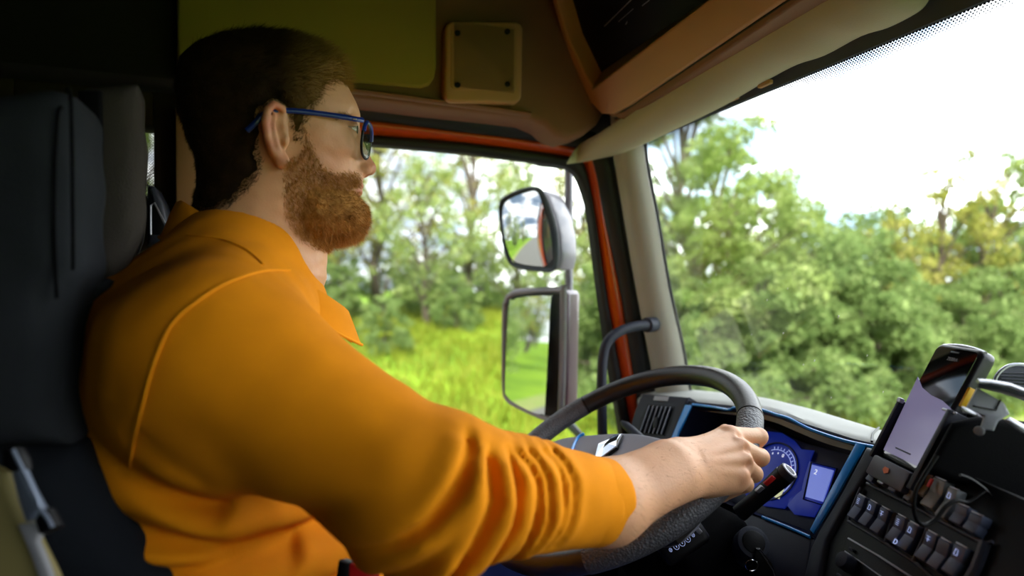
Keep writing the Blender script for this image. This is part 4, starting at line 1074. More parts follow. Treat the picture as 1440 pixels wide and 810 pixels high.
g2 = skin(f_hand, CUF - [.10, .08, .09], atD(1090, 590, .80) + [.03, .03, .04], .0017)
g3 = skin(f_torso, (-.30, .50, -1.06), (.58, 1.16, .06), .010)
person = thing('person', (.1, YM, -1.1), 'bearded person in an orange shirt, seated, one hand gripping the steering wheel', 'person')
def vert_colour(o, fn, name='tone'):
    me = o.data; co = np.empty(len(me.vertices) * 3, np.float32); me.vertices.foreach_get('co', co)
    P = co.reshape(-1, 3) + WORLD[o.parent.name]
    at = me.attributes.new(name, 'FLOAT', 'POINT'); at.data.foreach_set('value', fn(P).astype(np.float32))
def tone_mix(m, col, name='tone'):
    nt = m.node_tree; b = nt.nodes['Principled BSDF']; N, L = nt.nodes.new, nt.links.new
    l = b.inputs['Base Color'].links[0]; src = l.from_socket
    at = N('ShaderNodeAttribute'); at.attribute_name = name
    mx = N('ShaderNodeMix'); mx.data_type = 'RGBA'
    L(at.outputs['Fac'], mx.inputs['Factor']); L(src, mx.inputs['A']); mx.inputs['B'].default_value = lin(col)
    L(mx.outputs['Result'], b.inputs['Base Color'])
body = obj('body', merge(g1, g2, g3), M_skin, person)
def flush(P):      # naturally redder skin: ear rim, nose tip, lips, knuckles
    t = np.zeros(len(P))
    for c, r, s in [(H(520, 240), .016, .5), (nearH(376, 175, .09), .012, .55), (nearH(385, 150, .09), .012, .6), (nearH(380, 205, .085), .011, .55), (nearH(396, 226, .08), .012, .4),
                    (nearH(462, 225, .05), .03, .25)] + [(k, .010, .28) for k in K]:
        t = np.maximum(t, s * np.exp(-(length(P - c) / r) ** 2))
    for c in (H(504, 262.5), H(503, 271.5)):
        q = P - c; q = q / [.009, .024, .0045]; t = np.maximum(t, .95 * np.exp(-(q ** 2).sum(-1)))
    return t
vert_colour(body, flush); tone_mix(M_skin, 'b5442f')
# eyes
for s in (-1, 1):
    c = H(EYE[0], EYE[1], s * .032)
    ey = obj('eye', skin(lambda p: length(p - c) - .0124, c - .015, c + .015, .0012), mat('eye_white', 'a3947f', .25), person)
    obj('iris', cyl(c + [.0095, 0, 0], c + [.0127, 0, 0], .0054, 20), mat('green_iris', '59614a', .2), ey)
    base = []
    for x, y in np.stack([np.linspace(474, 496, 26), 163 + 4 * np.abs(np.linspace(-1, .9, 26)) ** 2], 1):
        m = march(f_head, x, y, .5)
        if m is not None and m[1] < YM: base.append(m)
    if base:
        B_ = np.repeat(np.array(base), 14, 0); B_[:, 1] = YM + s * (YM - B_[:, 1]); B_ += rng.normal(0, .0012, B_.shape) * [.3, 1, 1]; N_ = grad(f_head, B_)
        dd = N_ * .3 + np.array([-.5, s * .5, .15]) + rng.normal(0, .2, B_.shape)
        obj('eyebrow', strands(B_, N_, dd / length(dd)[:, None], rng.uniform(.004, .007, len(B_)), .00022, rng), M_hairtip, person)

# hair: a cap that follows the skull plus many fine strands
def mixpoly(L):
    return np.array([(H(a_, b_) if k == 0 else nearH(a_, b_, k))[[0, 2]] for a_, b_, k in L])
HP = mixpoly([(484, 124, .02), (494, 112, 0), (490, 96, 0), (470, 70, 0), (440, 40, 0), (400, 20, 0), (340, 15, 0), (280, 30, 0), (235, 80, 0), (225, 170, 0), (240, 240, 0), (275, 300, 0), (292, 304, .03), (325, 285, .06),
              (352, 262, .068), (366, 240, .07), (371, 205, .07), (369, 170, .072), (373, 154, .072), (384, 145, .072), (396, 150, .072), (405, 165, .07), (408, 192, .07), (424, 196, .066), (430, 176, .064), (440, 156, .06), (452, 142, .055), (456, 128, .05), (470, 118, .035)])
def hair_t(p):       # how thick the hair stands at p
    x, z = p[..., 0], p[..., 2]
    top = np.clip((z - H(0, 150)[2]) / .07, 0, 1); back = np.clip((H(330, 0)[0] - x) / .08, 0, 1) * np.clip((z - H(0, 240)[2]) / .05, 0, 1)
    e = np.clip((-poly_sd(x, z, HP) - .001) / .016, 0, 1)
    return -.0022 + (.0042 + .0105 * top + .006 * back) * e ** .7
def f_hair(p):
    d = f_head(p) - hair_t(p) - .0010 * noise3(p * [1, 1.6, .6], 190) - .0005 * noise3(p, 600, 4)
    d = smin(d, chain(p, [H(400, 62), H(450, 74), H(476, 92), H(486, 106)], [.010, .014, .012, .006]) - .001 * noise3(p, 300), .012)
    return smax(d, poly_sd(p[..., 0], p[..., 2], HP), .003)
gh_ = skin(f_hair, H(225, 300) - [0, .12, 0], H(500, 15) + [0, .12, .02], .0026)
hair = obj('hair', gh_, M_hair, person)
def tips(P): return np.clip((P[:, 0] - H(395, 0)[0]) / .085, 0, 1) * .9
vert_colour(hair, tips); tone_mix(M_hair, 'a8803f')
def sample(g, fn, n, cond):
    V = g[0]; V = V[cond(V)]; i = rng.integers(0, len(V), n); B = V[i] + rng.normal(0, .0007, (n, 3)); return B, grad(fn, B)
B_, N_ = sample(gh_, f_hair, 26000, lambda V: (V[:, 1] < YM + .02))
zt = np.clip((B_[:, 2] - H(0, 160)[2]) / .06, 0, 1)[:, None]
dr = N_ * .35 + np.concatenate([zt * .9 - .35 * (1 - zt), 0 * zt, -.8 * (1 - zt) + .05 * zt], 1) + rng.normal(0, .22, N_.shape); dr /= length(dr)[:, None]
L_ = rng.uniform(.005, .010, len(B_)) * (.45 + zt[:, 0] * 1.1)
hs = obj('hair_strands', strands(B_ - N_ * .001, N_, dr, L_, .00022, rng), M_hair, person)
vert_colour(hs, tips)

# beard: full along jaw and chin
BP = mixpoly([(408, 186, .068), (428, 190, .066), (438, 215, .062), (452, 238, .055), (470, 249, .045), (488, 249, .02), (500, 252, 0), (506, 258, 0), (497, 262, .01), (490, 268, .015), (500, 277, 0), (508, 284, 0), (522, 292, 0), (526, 310, 0), (524, 335, 0), (508, 350, 0), (470, 353, 0),
              (440, 344, .03), (418, 328, .05), (406, 300, .06), (404, 250, .066), (406, 214, .068)])
BS = mixpoly([(425, 262, .062), (445, 256, .055), (468, 258, .045), (488, 252, .02), (500, 252, 0), (506, 258, 0), (497, 262, .01), (490, 268, .015), (500, 277, 0), (508, 284, 0), (522, 292, 0), (526, 310, 0), (524, 335, 0), (508, 350, 0), (470, 353, 0),
              (446, 342, .03), (428, 326, .05), (420, 300, .06)])
def f_beard(p):
    q = p.copy(); q[..., 1] = YM - np.abs(q[..., 1] - YM)
    x, z = p[..., 0], p[..., 2]
    e = np.clip((-poly_sd(x, z, BS) - .001) / .020, 0, 1)
    th = -.0018 + (.0036 + .0085 * np.clip((H(0, 235)[2] - z) / .06, 0, 1)) * e
    d = f_head(p) - th
    d = smin(d, ell(q, H(490, 305), (.023, .034, .028)), .02)
    d = smin(d, ell(q, H(455, 313, -.018), (.034, .028, .017)), .02)
    d = smin(d, cone(q, H(505, 253, -.004), H(496, 262, -.024), .0055, .004), .006)
    d = d - .0007 * noise3(p, 330, 1) - .0009 * noise3(p, 800, 2)
    d = smax(d, poly_sd(x, z, BS) - .0015 * noise3(p, 500), .004)
    return smax(d, -ell(q, H(507, 267.5), (.012, .022, .0062)), .002)
gb_ = skin(f_beard, H(398, 362) - [0, .11, 0], H(535, 180) + [0, .11, 0], .0020)
M_bd = M_beard
beard = obj('beard', gb_, M_beard, person)
B_, N_ = sample(gb_, f_beard, 24000, lambda V: (V[:, 1] < YM + .03) & (V[:, 2] < H(0, 190)[2]))
zt = np.clip((H(0, 225)[2] - B_[:, 2]) / .07, 0, 1)[:, None]
dr = N_ * .55 + np.concatenate([.25 + 0 * zt, 0 * zt, -.75 + 0 * zt], 1) + rng.normal(0, .38, N_.shape); dr /= length(dr)[:, None]
obj('beard_strands', strands(B_ - N_ * .001, N_, dr, rng.uniform(.004, .009, len(B_)) * (.4 + zt[:, 0] * .9), .00024, rng, curl=.5), M_beard, person)
def stubble(name, P, grow, n, ln, m, dvec, zlim=None, deep=.016):
    V = g1[0]; V = V[V[:, 1] < YM]; sd0 = poly_sd(V[:, 0], V[:, 2], P); w = np.clip(1 - np.maximum(sd0, 0) / grow, 0, 1) ** 1.5 * (sd0 > -deep)
    if zlim is not None: w = w * zlim(V)
    i = rng.choice(len(V), n, p=w / w.sum()); B0 = V[i] + rng.normal(0, .0006, (n, 3)); N0 = grad(f_head, B0)
    dr = N0 * .35 + np.array(dvec) + rng.normal(0, .22, N0.shape); dr /= length(dr)[:, None]
    return obj(name, strands(B0 - N0 * .0006, N0, dr, rng.uniform(.5, 1.1, n) * ln, .00020, rng), m, person), w
stubble('stubble', BP, .007, 22000, .0060, M_beard, (.25, 0, -.8), deep=.05, zlim=lambda V: (V[:, 2] > H(0, 345)[2]) * (V[:, 0] < H(505, 0)[0]) * (length(V - nearH(392, 186, .08)) > .030))
e_, _ = stubble('short_hair', HP, .004, 11000, .0060, M_hair, (-.45, 0, -.5), lambda V: (length((V - nearH(388, 190, .08)) * [1.5, 1, .8]) > .030) * 1.0)
vert_colour(e_, tips)
# fine hair on forearm and back of the hand
V = g2[0]; V = V[(V @ RT < (K[0] @ RT) - .02)]; i = rng.integers(0, len(V), 2600); B_ = V[i]; N_ = grad(f_hand, B_); ok = (N_ @ FW < 0.2); B_, N_ = B_[ok], N_[ok]
ad = nrm(WRI - CUF); dr = N_ * .28 + ad * .55 - UP * .55 + rng.normal(0, .25, N_.shape); dr /= length(dr)[:, None]
obj('arm_hair', strands(B_, N_, dr, rng.uniform(.004, .009, len(B_)), .00007, rng), mat('fine_arm_hair', '8a6638', .7), person)

# shirt
CRE = [([(640, 598), (635, 610), (603, 651), (570, 684), (527, 710), (480, 728)], .011, .0075, .85),
       ([(664, 618), (660, 640), (660, 671), (635, 724), (594, 781), (560, 810)], .013, .0085, .3),
       ([(700, 625), (703, 645), (704, 663), (696, 712), (668, 765), (655, 806)], .010, .0060, .2),
       ([(715, 628), (735, 648), (745, 671), (741, 708), (729, 761), (715, 800)], .010, .0055, .2),
       ([(742, 632), (756, 650), (763, 671), (761, 724), (741, 773)], .008, .0045, .2),
       ([(770, 638), (786, 652), (794, 675), (790, 724), (768, 772)], .007, .0040, .2),
       ([(794, 642), (808, 662), (814, 684), (806, 733), (786, 772)], .007, .0038, .2),
       ([(560, 800), (600, 760), (625, 740)], .008, .006, .5),
       ([(500, 790), (560, 745), (610, 700)], .006, .010, .9),
       ([(300, 705), (420, 690), (520, 650)], .004, .014, .9)]
CREX = [(pxl(c[0], lambda p, q: atD(p, q, .53))[:, [0, 2]], c[1], c[2], c[3]) for c in CRE]
CREX = [(np.stack([c[:, 0], c[:, 1]], 1), a_, w_, e_) for c, a_, w_, e_ in CREX]
TOR = [(np.array([[-.30, -.155], [-.16, -.185], [-.05, -.23], [.08, -.25]]), .010, .009, .3), (np.array([[-.24, -.215], [-.12, -.235], [0, -.25]]), .008, .008, .3),
       (np.array([[-.23, -.265], [-.13, -.27], [-.02, -.29], [.1, -.30]]), .010, .010, .3), (np.array([[-.18, -.11], [-.13, -.15], [-.06, -.19]]), .006, .008, .3)]
def f_sleeve(p):
    d = cone(p, SHO, ELB, .083, .0570)
    d = smin(d, cone(p, ELB, CUF, .0600, .0425), .028)
    d = smin(d, ell(p, ELB + (ELB - CUF) * .10 + UP * -.004, (.066, .056, .054)), .03)
    return d
def f_shirt0(p):
    q = p.copy(); q[..., 1] = (q[..., 1] - YM) * .64 + YM
    d = cone(q, (-.105, YM, -.50), (-.085, YM, -.13), .140, .138)
    d = smin(d, ell(p, (-.10, YM, -.07), (.125, .20, .12)), .05)
    d = smin(d, ell(p, (-.01, YM, -.36), (.13, .20, .15)), .06)
    d = smin(d, cone(p, (-.045, YM, -.01), (-.055, YM, .045), .080, .066), .05)
    for s in (-1, 1):
        sh = np.array([SHO[0], YM + s * (YM - SHO[1]), SHO[2]]); d = smin(d, cone(p, (-.06, YM + s * .06, .00), sh, .066, .078), .05)
    d = smin(d, f_sleeve(p), .035)
    L_SH = np.array([SHO[0], 2 * YM - SHO[1], SHO[2]]); L_EL = np.array([.05, 1.04, -.30]); L_WR = np.array([.25, .93, -.36])
    d = smin(d, cone(p, L_SH, L_EL, .078, .066), .03)
    le = smax(cone(p, L_EL, L_WR, .066, .045), (p - (L_EL * .2 + L_WR * .8)) @ nrm(L_WR - L_EL), .004)
    return smin(d, le, .03)
cutn = nrm(CUF - ELB); cutp = CUF - cutn * .012
def f_shirt(p):
    d = f_shirt0(p)
    ax = (p - ELB) @ nrm(CUF - ELB)
    near = np.clip((.72 - p[..., 1]) / .05, 0, 1)
    for c, A_, w_, e_ in CREX:
        dd, tt = line_d(p[..., 0], p[..., 2], c)
        env = np.clip(tt * 8 + .4, 0, 1) * np.clip((1 - tt) * 3 + (1 - e_) * .5, 0, 1)
        w2 = max(w_ * .68, .0037)
        d = d + near * env * A_ * (.85 * np.exp(-(dd / w2) ** 2) - .42 * np.exp(-((dd - w2 * 2.4) / (w2 * 2.0)) ** 2))
    for c, A_, w_, e_ in TOR:
        dd, tt = line_d(p[..., 0], p[..., 2], c)
        d = d + near * np.clip((p[..., 0] + .17) / .09, .0, 1) * 1.2 * A_ * (np.exp(-(dd / w_) ** 2) - .4 * np.exp(-((dd - w_ * 2) / (w_ * 1.3)) ** 2))
    d = d - .0034 * noise3(p * [1, 1, 1.6], 24, 3) - .0013 * noise3(p, 70, 5)
    d = smax(d, (p - cutp) @ cutn, .006)
    d = smax(d, -(cone(p, (-.045, YM, .0), (-.045, YM, .14), .060, .068)), .006)
    return smax(d, -.50 - p[..., 2], .01)
gs = skin(f_shirt, (-.32, .34, -.53), (.46, 1.14, .16), .0035)
shirt = obj('shirt', gs, M_shirt, person)
# cuff: a smooth rolled band round the forearm
u_ = nrm(np.cross(cutn, UP)); v_ = np.cross(u_, cutn)
rows = []
for s_, r_ in ((-.046, .040), (-.045, .0440), (-.040, .0452), (-.022, .0446), (-.004, .0436), (.0, .0430), (.002, .0420), (.001, .0404), (-.010, .0404)):
    c = CUF + cutn * s_
    rows.append([c + (u_ * math.cos(t) * .96 + v_ * math.sin(t)) * (r_ + .0006 * math.sin(t * 5 + s_ * 90)) for t in np.linspace(0, 2 * math.pi, 64, endpoint=False)])
obj('cuff', grid(np.array(rows), True), M_shirt, person)
# seams laid on the cloth
def on_cloth(L, off=.0008):
    out = []
    P_ = spline(np.array([(x, y, 0) for x, y in L], float), 10)
    for x, y, _ in P_:
        m = march(f_shirt, x, y, .35)
        if m is not None: out.append(m - nrm(m) * off)
    return np.array(out)
for L_, r_ in (([(408, 380), (370, 381), (322, 396), (276, 424), (240, 458), (216, 512), (200, 570), (188, 620), (182, 658)], .0011),
               ([(262, 330), (310, 336), (345, 350), (370, 372)], .0012)):
    m = on_cloth(L_)
    if len(m) > 4: obj('seam', tube(m, r_, 8), M_seam, person)
# collar: a folded band standing round the neck
rows = []
cc0 = np.array([-.030, YM, .036])
def ring(rx, ry, zb, zf, off=0.0):
    out = []
    for t in np.linspace(math.pi * .07, math.pi * 1.93, 60):
        c, s = math.cos(t), math.sin(t)          # t = 0 is the front
        k = (1 + c) / 2
        out.append([cc0[0] + rx * c + .004, YM + ry * s, zb * (1 - k) + zf * k])
    return np.array(out)
prof = [(.084, .066, .094, -.030), (.088, .069, .099, -.026), (.092, .073, .101, -.025), (.097, .078, .098, -.030), (.103, .088, .084, -.046), (.110, .098, .064, -.066), (.113, .102, .058, -.072)]
for a_ in prof: rows.append(ring(*a_))
obj('collar', sheet(rows, (0, 0, -.002)), M_shirt, person)
obj('collar_edge', tube(rows[-1], .0018, 8), M_seam, person)
tipc = onY(484, 452, YM - .02)
obj('collar_tip', slab([tipc + [-.03, -.01, .012], tipc + [.006, 0, .004], tipc + [.010, .004, -.028], tipc + [-.008, -.002, -.014]], (0, .006, 0), .002), M_shirt, person)

# trousers and shoes
def f_jeans(p):
    d = None
    for s in (-1, 1):
        hip = np.array([-.06, YM + s * .095, -.475]); kn = np.array([.36, YM + s * .13, -.485]); an = np.array([.46, YM + s * .12, -.95])
        e = smin(cone(p, hip, kn, .100, .080), cone(p, kn, an, .074, .060), .03); d = e if d is None else smin(d, e, .03)
    d = smin(d, ell(p, (-.11, YM, -.48), (.13, .19, .11)), .04) - .003 * noise3(p, 45, 2)
    return smax(d, -.98 - p[..., 2], .006)
obj('jeans', skin(f_jeans, (-.28, .52, -1.0), (.56, 1.08, -.34), .008), M_denim, person)
for s in (-1, 1):
    c = np.array([.50, YM + s * .12, -1.055])
    f_ = lambda p: smax(smin(ell(p, c + [.05, 0, 0], (.10, .046, .045)), cone(p, c + [-.04, 0, .0], c + [-.04, 0, .09], .045, .045), .03), -1.098 - p[..., 2], .004)
    obj('shoe', skin(f_, c - [.12, .07, .06], c + [.18, .07, .15], .006), M_blackm, person)

# glasses
gl = thing('glasses', H(505, 200), 'glasses with dark blue frame and tinted lenses worn by the driver', 'glasses')
tA = [nearH(347, 184, .078), nearH(360, 172, .080), nearH(372, 160, .080), nearH(402, 155.5, .079), nearH(440, 158.5, .077), nearH(480, 164, .073), nearH(500, 167.5, .069), nearH(510, 169.0, .063)]
for s in (-1, 1):
    P_ = np.array(tA); P_[:, 1] = YM + s * (YM - P_[:, 1])
    obj('temple', tube(spline(P_, 5), [.0032] * (5 * 7 + 1), 10, sy=1.0, sx=.75), M_blueframe, gl)
def lens_pt(t, s, k=1.0):
    ex, ez = math.cos(t), math.sin(t)
    ex = math.copysign(abs(ex) ** .75, ex); ez = math.copysign(abs(ez) ** .75, ez)
    yy_ = .034 + .0255 * k * ex; zz_ = .0205 * k * ez
    b = nearH(511.5, 195, .045); bow = -.30 * yy_ + .008
    return np.array([b[0] + bow + .0065 + zz_ * .12, YM + s * yy_, b[2] + zz_])
for s in (-1, 1):
    R_ = [lens_pt(t, s) for t in np.linspace(0, 2 * math.pi, 40, endpoint=False)]
    obj('lens_rim', tube(R_, .0016, 8, True), M_black, gl)
    L2 = [lens_pt(t, s, .99) for t in np.linspace(0, 2 * math.pi, 40, endpoint=False)]
    c = np.mean(L2, 0); obj('lens', (np.array([c] + L2 + [c + [.0012, 0, 0]] + [l + [.0012, 0, 0] for l in L2]), [(0, 1 + k, 1 + (k + 1) % 40) for k in range(40)] + [(41, 42 + (k + 1) % 40, 42 + k) for k in range(40)]), M_lens, gl)
    obj('brow_bar', tube([lens_pt(t, s) + [.001, 0, .0006] for t in np.linspace(.15, math.pi - .15, 14)], .0026, 8), M_blueframe, gl)
    obj('hinge_pin', rbox(onY(499, 167.5, YM - .0725 if s < 0 else YM + .0725), (.0022, .0008, .0008), None, .0004), M_silver, gl)
obj('bridge', tube([lens_pt(math.pi * .86, -1), (lens_pt(math.pi * .8, -1) + lens_pt(math.pi * .8, 1)) / 2 + [.002, 0, .001], lens_pt(math.pi * .86, 1)], .0018, 8), M_black, gl)

# lap belt with a red end by the hip
rb = thing('seat_belt', atD(500, 806, .55), 'red seat belt end with a black buckle showing under the orange sleeve', 'seat belt')
obj('belt_end', slab(pxl([(489, 792), (526, 799), (526, 850), (486, 850)], fd(.552)), bk * .008, .002), M_red, rb)
obj('belt_buckle', slab(pxl([(474, 788), (489, 792), (486, 850), (465, 850)], fd(.550)), bk * .014, .003), M_black, rb)

# ================================================================== OUTSIDE: road, meadow, shrubs and trees
GZ = -Z0
def ground(name, x0, x1, y0, y1, z, m, n=2, **k):
    xs = np.linspace(x0, x1, n); ys = np.linspace(y0, y1, n)
    return obj(name, grid([[(x, y, z) for x in xs] for y in ys]), m, smooth=False, **k)
M_road = mat('asphalt', '6a675f', 0.9, bump=0.6, bscale=60, var=0.1, vscale=3)
M_field = mat('meadow', '7d9a2a', 0.95, col2='5a7a24', vscale=0.35, detail=5, spec=.1)
def gh(y): t = np.clip((np.asarray(y, float) - 7.2) / 17, 0, 1); return GZ - .03 + 1.35 * t * t * (3 - 2 * t)
yl = np.concatenate([[-120, -10, 6.9], np.linspace(7.2, 25, 24), [60, 200]])
obj('ground', grid([[(x, y, float(gh(y))) for x in np.linspace(-160, 200, 12)] for y in yl]), M_field, kind='structure')
ground('road', -160, 200, -3.4, 6.0, GZ, M_road, kind='structure')
ground('road_verge', -160, 200, 6.0, 7.2, GZ - .01, mat('dry_verge', '8d8a52', 0.95, col2='6f8a2a', vscale=2), kind='structure')
def leaf_mat(name, c1, c2, c3):
    m = bpy.data.materials.new(name); m.use_nodes = True; nt = m.node_tree; nt.nodes.clear(); N, L = nt.nodes.new, nt.links.new
    tc = N('ShaderNodeTexCoord'); no = N('ShaderNodeTexNoise'); no.inputs['Scale'].default_value = 1.6; no.inputs['Detail'].default_value = 8; no.inputs['Roughness'].default_value = .75
    L(tc.outputs['Object'], no.inputs['Vector'])
    cr = N('ShaderNodeValToRGB'); e = cr.color_ramp.elements; e[0].position = .36; e[0].color = lin(c1); e[1].position = .64; e[1].color = lin(c3)
    k = cr.color_ramp.elements.new(.5); k.color = lin(c2); L(no.outputs[0], cr.inputs[0])
    d = N('ShaderNodeBsdfDiffuse'); t = N('ShaderNodeBsdfTranslucent'); mx = N('ShaderNodeMixShader'); mx.inputs[0].default_value = .42
    L(cr.outputs[0], d.inputs[0]); L(cr.outputs[0], t.inputs[0]); L(d.outputs[0], mx.inputs[1]); L(t.outputs[0], mx.inputs[2])
    o = N('ShaderNodeOutputMaterial'); L(mx.outputs[0], o.inputs[0]); return m
M_leaf = [leaf_mat('mid_green_leaves', '647a40', '93a65e', 'c4ce90'), leaf_mat('olive_leaves', '76803a', 'a3a654', 'cdc27a'), leaf_mat('deep_green_leaves', '556c3c', '7d9456', 'a9b97a')]
M_bark = mat('grey_bark', '5a5044', 0.9, var=.25, vscale=8)
r2 = np.random.default_rng(11)
def foliage(clumps, per, size):
    """clumps: (centre, radius) -> leaf blades"""
    n = sum(int(per * (c[1] / .5) ** 2) for c in clumps); C_ = []
    for c, r in clumps:
        k = int(per * (r / .5) ** 2); v = r2.normal(0, 1, (k, 3)); v /= length(v)[:, None]; C_.append(np.asarray(c) + v * (r * r2.uniform(.25, 1, k) ** .6)[:, None] * [1, 1, .75])
    C_ = np.concatenate(C_); n = len(C_)
    a = r2.normal(0, 1, (n, 3)); a /= length(a)[:, None]; b = np.cross(a, r2.normal(0, 1, (n, 3))); b /= length(b)[:, None]
    s = size * r2.uniform(.6, 1.3, n)[:, None]
    V = np.stack([C_ - a * s, C_ - b * s * .45, C_ + a * s, C_ + b * s * .45], 1).reshape(-1, 3)
    return V, np.arange(n * 4).reshape(-1, 4).tolist()
def tree_parts(h, kind):
    """kind 0 broad bushy, 1 loose upright, 2 dense low"""
    cl = []; br = []
    if kind == 0: lv, w = 34, .34 * h
    elif kind == 1: lv, w = 26, .24 * h
    else: lv, w = 26, .62 * h
    trunk = [np.array([0, 0, 0.0])]
    for k in range(1, 6): trunk.append(np.array([r2.normal(0, .03 * h), r2.normal(0, .03 * h), h * .94 * k / 5]))
    tr = spline(trunk, 4); br.append(tube(tr, np.linspace(.022 * h, .004 * h, len(tr)), 8))
    z0 = (.16, .22, .02)[kind]
    for i in range(lv):
        t = (i + r2.uniform(0, 1)) / lv; z = h * (z0 + (1 - z0) * t); an = i * 2.4 + r2.uniform(-.4, .4)
        prof = (math.sin(math.pi * min(1, t * .85 + .12)) ** .7) * w; rad = prof * r2.uniform(.35, 1)
        c = np.array([math.cos(an) * rad, math.sin(an) * rad, z]); r = (.085, .060, .16)[kind] * h * r2.uniform(.75, 1.3) * (1.1 - .45 * t)
        cl.append((c, r)); root = tr[int(min(len(tr) - 1, max(1, t * .8 * len(tr))))]
        br.append(tube([root, (root + c) / 2 + [0, 0, .02 * h], c], [.007 * h, .005 * h, .002 * h], 5))
        for j in range(2): cl.append((c + r2.normal(0, r * .8, 3), r * .6))
    return cl, merge(*br)
PROTO = {}
def plant(name, key, h, kind, m, per, size, loc, label, cat, group, s=1.0, rz=0.0):
    if key not in PROTO:
        cl, bark = tree_parts(h, kind)
        t = thing(name, (0, 0, GZ), label, cat, group)
        off = np.array([0, 0, GZ])
        V, F = foliage(cl, per, size); obj('foliage', (V + off, F), m, t, smooth=False)
        obj('trunk', (bark[0] + off, bark[1]), M_bark, t); PROTO[key] = t
    else:
        src = PROTO[key]; t = src.copy(); COL.objects.link(t)
        for ch in list(src.children):
            c = ch.copy(); COL.objects.link(c); c.parent = t
        t['label'] = label; t['category'] = cat
        if group: t['group'] = group
        elif 'group' in t: del t['group']
    t.location = (loc[0], loc[1], float(gh(loc[1])) + Z0); t.rotation_euler = (0, 0, rz); t.scale = (s, s, s)
    return t
def ground_at(px, y):      # where the column of the view through px meets the line y
    r = ray(px, 405); return r[0] * y / r[1]
# hedge row along the road, seen through the windscreen
wind = [  # px, y, height kind scale, label
    (955, 9.6, 't1', 1.06, 'tall loose tree nearest the pillar, first of the row behind the windscreen'),
    (1015, 9.0, 't0', .86, 'bushy tree just right of the pillar tree, second in the windscreen row'),
    (1090, 10.0, 't0', .72, 'lower green tree above the steering wheel, third in the windscreen row'),
    (1150, 9.2, 't2', .95, 'low dense shrub under the bright sky gap, fourth in the windscreen row'),
    (1205, 10.2, 't2', 1.0, 'dense shrub left of the smartphone, fifth in the windscreen row'),
    (1262, 9.4, 't3', .74, 'small upright tree above the smartphone, sixth in the windscreen row'),
    (1335, 9.8, 't3', .98, 'yellowish open tree above the black device mount'),
    (1400, 9.6, 't3', .93, 'yellowish tree next to the right edge beyond the windscreen'),
    (1462, 9.4, 't0', .92, 'bushy tree cut by the right edge of the windscreen view'),
    (985, 12.5, 't2', 1.2, 'dense dark shrub behind the first two trees near the pillar'),
    (1120, 12.4, 't2', 1.15, 'dense dark shrub behind the third and fourth windscreen trees'),
    (1240, 12.6, 't2', 1.2, 'dense dark shrub behind the trees left of the smartphone'),
    (1370, 12.2, 't2', 1.3, 'dense dark shrub behind the yellowish trees'),
]
KIND = {'t0': (6.0, 0, M_leaf[0], 260, .075), 't1': (6.2, 1, M_leaf[0], 260, .070), 't2': (3.4, 2, M_leaf[2], 230, .080), 't3': (5.4, 1, M_leaf[1], 200, .070), 't4': (9.5, 1, M_leaf[1], 70, .11), 't5': (9.0, 0, M_leaf[0], 50, .12)}
def put(k, x, y, s, label, group=None, rz=0, nm='roadside_tree', cat='tree'):
    h, kd, m, per, sz = KIND[k]; return plant(nm, k, h, kd, m, per, sz, (x, y), label, cat, group, s, rz)
for i, (px, y, k, s, lab) in enumerate(wind):
    sh = k == 't2'
    put(k, ground_at(px, y), y, s, lab, None, i * 1.3, 'roadside_shrub' if sh else 'roadside_tree', 'shrub' if sh else 'tree')
for i in range(12):        # low growth closing the row to the ground
    px = 925 + i * 48
    put('t2', ground_at(px, 8.2), 8.2 + (i % 3) * .3, .55 + .08 * (i % 4), 'low leafy shrub at the foot of the windscreen tree row', 'low shrubs at the foot of the windscreen tree row', i * 2.1, 'roadside_shrub', 'shrub')
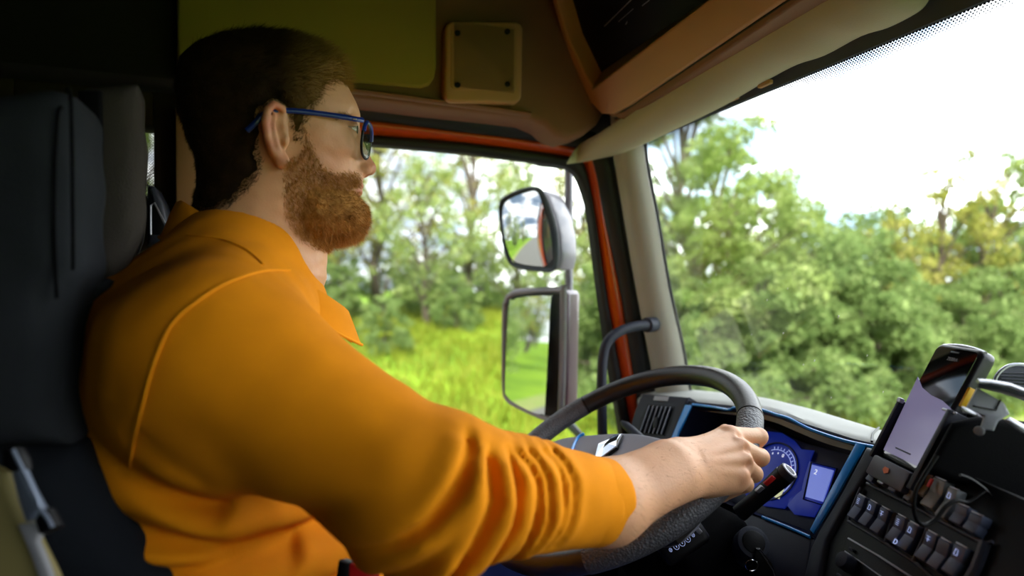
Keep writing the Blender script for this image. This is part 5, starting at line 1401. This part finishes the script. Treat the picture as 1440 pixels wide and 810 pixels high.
side = [(212, 13, 't0', .9, 'bushy tree glimpsed through the small quarter window behind the headrest'), (455, 21, 't4', .95, 'tree right beside the driver\'s beard beyond the meadow'), (535, 24, 't4', 1.05, 'tall thin tree left of the mirrors beyond the meadow'), (600, 20, 't5', .62, 'dark bushy tree left of the main mirror beyond the meadow'),
        (660, 25, 't4', 1.0, 'tall thin tree just left of the upper mirror beyond the meadow'), (728, 22, 't5', .72, 'dark tree hidden mostly behind the two mirrors'), (832, 18, 't4', .80, 'tree between the mirrors and the door pillar'),
        (395, 23, 't5', .85, 'dark tree hidden mostly behind the driver\'s neck'), (870, 15, 't0', .95, 'bushy tree showing beside the grab handle')]
for i, (px, y, k, s, lab) in enumerate(side): put(k, ground_at(px, y), y, s, lab, None, i * 1.7, 'meadow_tree')
for i, (px, y, s) in enumerate([(540, 16, .40), (640, 19, .45), (480, 20, .55), (600, 22, .6), (760, 16, .45), (825, 12, .55), (850, 11, .75), (430, 20, .6), (560, 25, .75), (680, 25, .8), (470, 26, .8), (770, 24, .9), (640, 27, .8)]):
    put('t2', ground_at(px, y), y, s, 'round dark shrub standing in the bright meadow beyond the side window', 'shrubs in the meadow beyond the side window', i * .9, 'meadow_shrub', 'shrub')
back = [(-34, 14.5), (-39, 16), (-44, 17.5), (-52, 17), (-58, 20), (-66, 20), (-9, 15), (-12, 19), (-16, 15), (-20, 18), (-11, 25), (-25, 15), (-14, 12), (-22, 10), (-30, 13), (-38, 9.5), (-48, 12), (-60, 10), (-75, 13), (-20, 24), (-35, 28), (-55, 26), (-90, 18), (-26, -9), (-45, -10), (-70, -9)]
for i, (x, y) in enumerate(back): put(('t0', 't5', 't2', 't4')[i % 4], x, y, .8 + .08 * (i % 4), 'roadside tree behind the truck, seen only in the outside mirrors', 'trees behind the truck seen in the mirrors', i * 1.1)
# meadow grass
n = 42000; gx = r2.uniform(-8, 14, n); gy = r2.uniform(7.2, 27, n); P0 = np.stack([gx, gy, gh(gy)], 1)
hgt = r2.uniform(.15, .42, n) * (1 + .5 * np.sin(gx * .9) * np.cos(gy * .7)); a = r2.uniform(0, 6.28, n); wdt = .022
sd_ = np.stack([np.cos(a), np.sin(a), 0 * a], 1) * wdt; top = P0 + np.stack([r2.normal(0, .07, n), r2.normal(0, .07, n), hgt], 1)
V = np.stack([P0 - sd_, P0 + sd_, top], 1).reshape(-1, 3)
obj('meadow_grass', (V, np.arange(3 * n).reshape(-1, 3).tolist()), leaf_mat('meadow_blades', '66701f', '8a9633', 'b0b450'), smooth=False, label='bright green meadow grass beyond the road seen through the side window', cat='grass', kind='stuff')
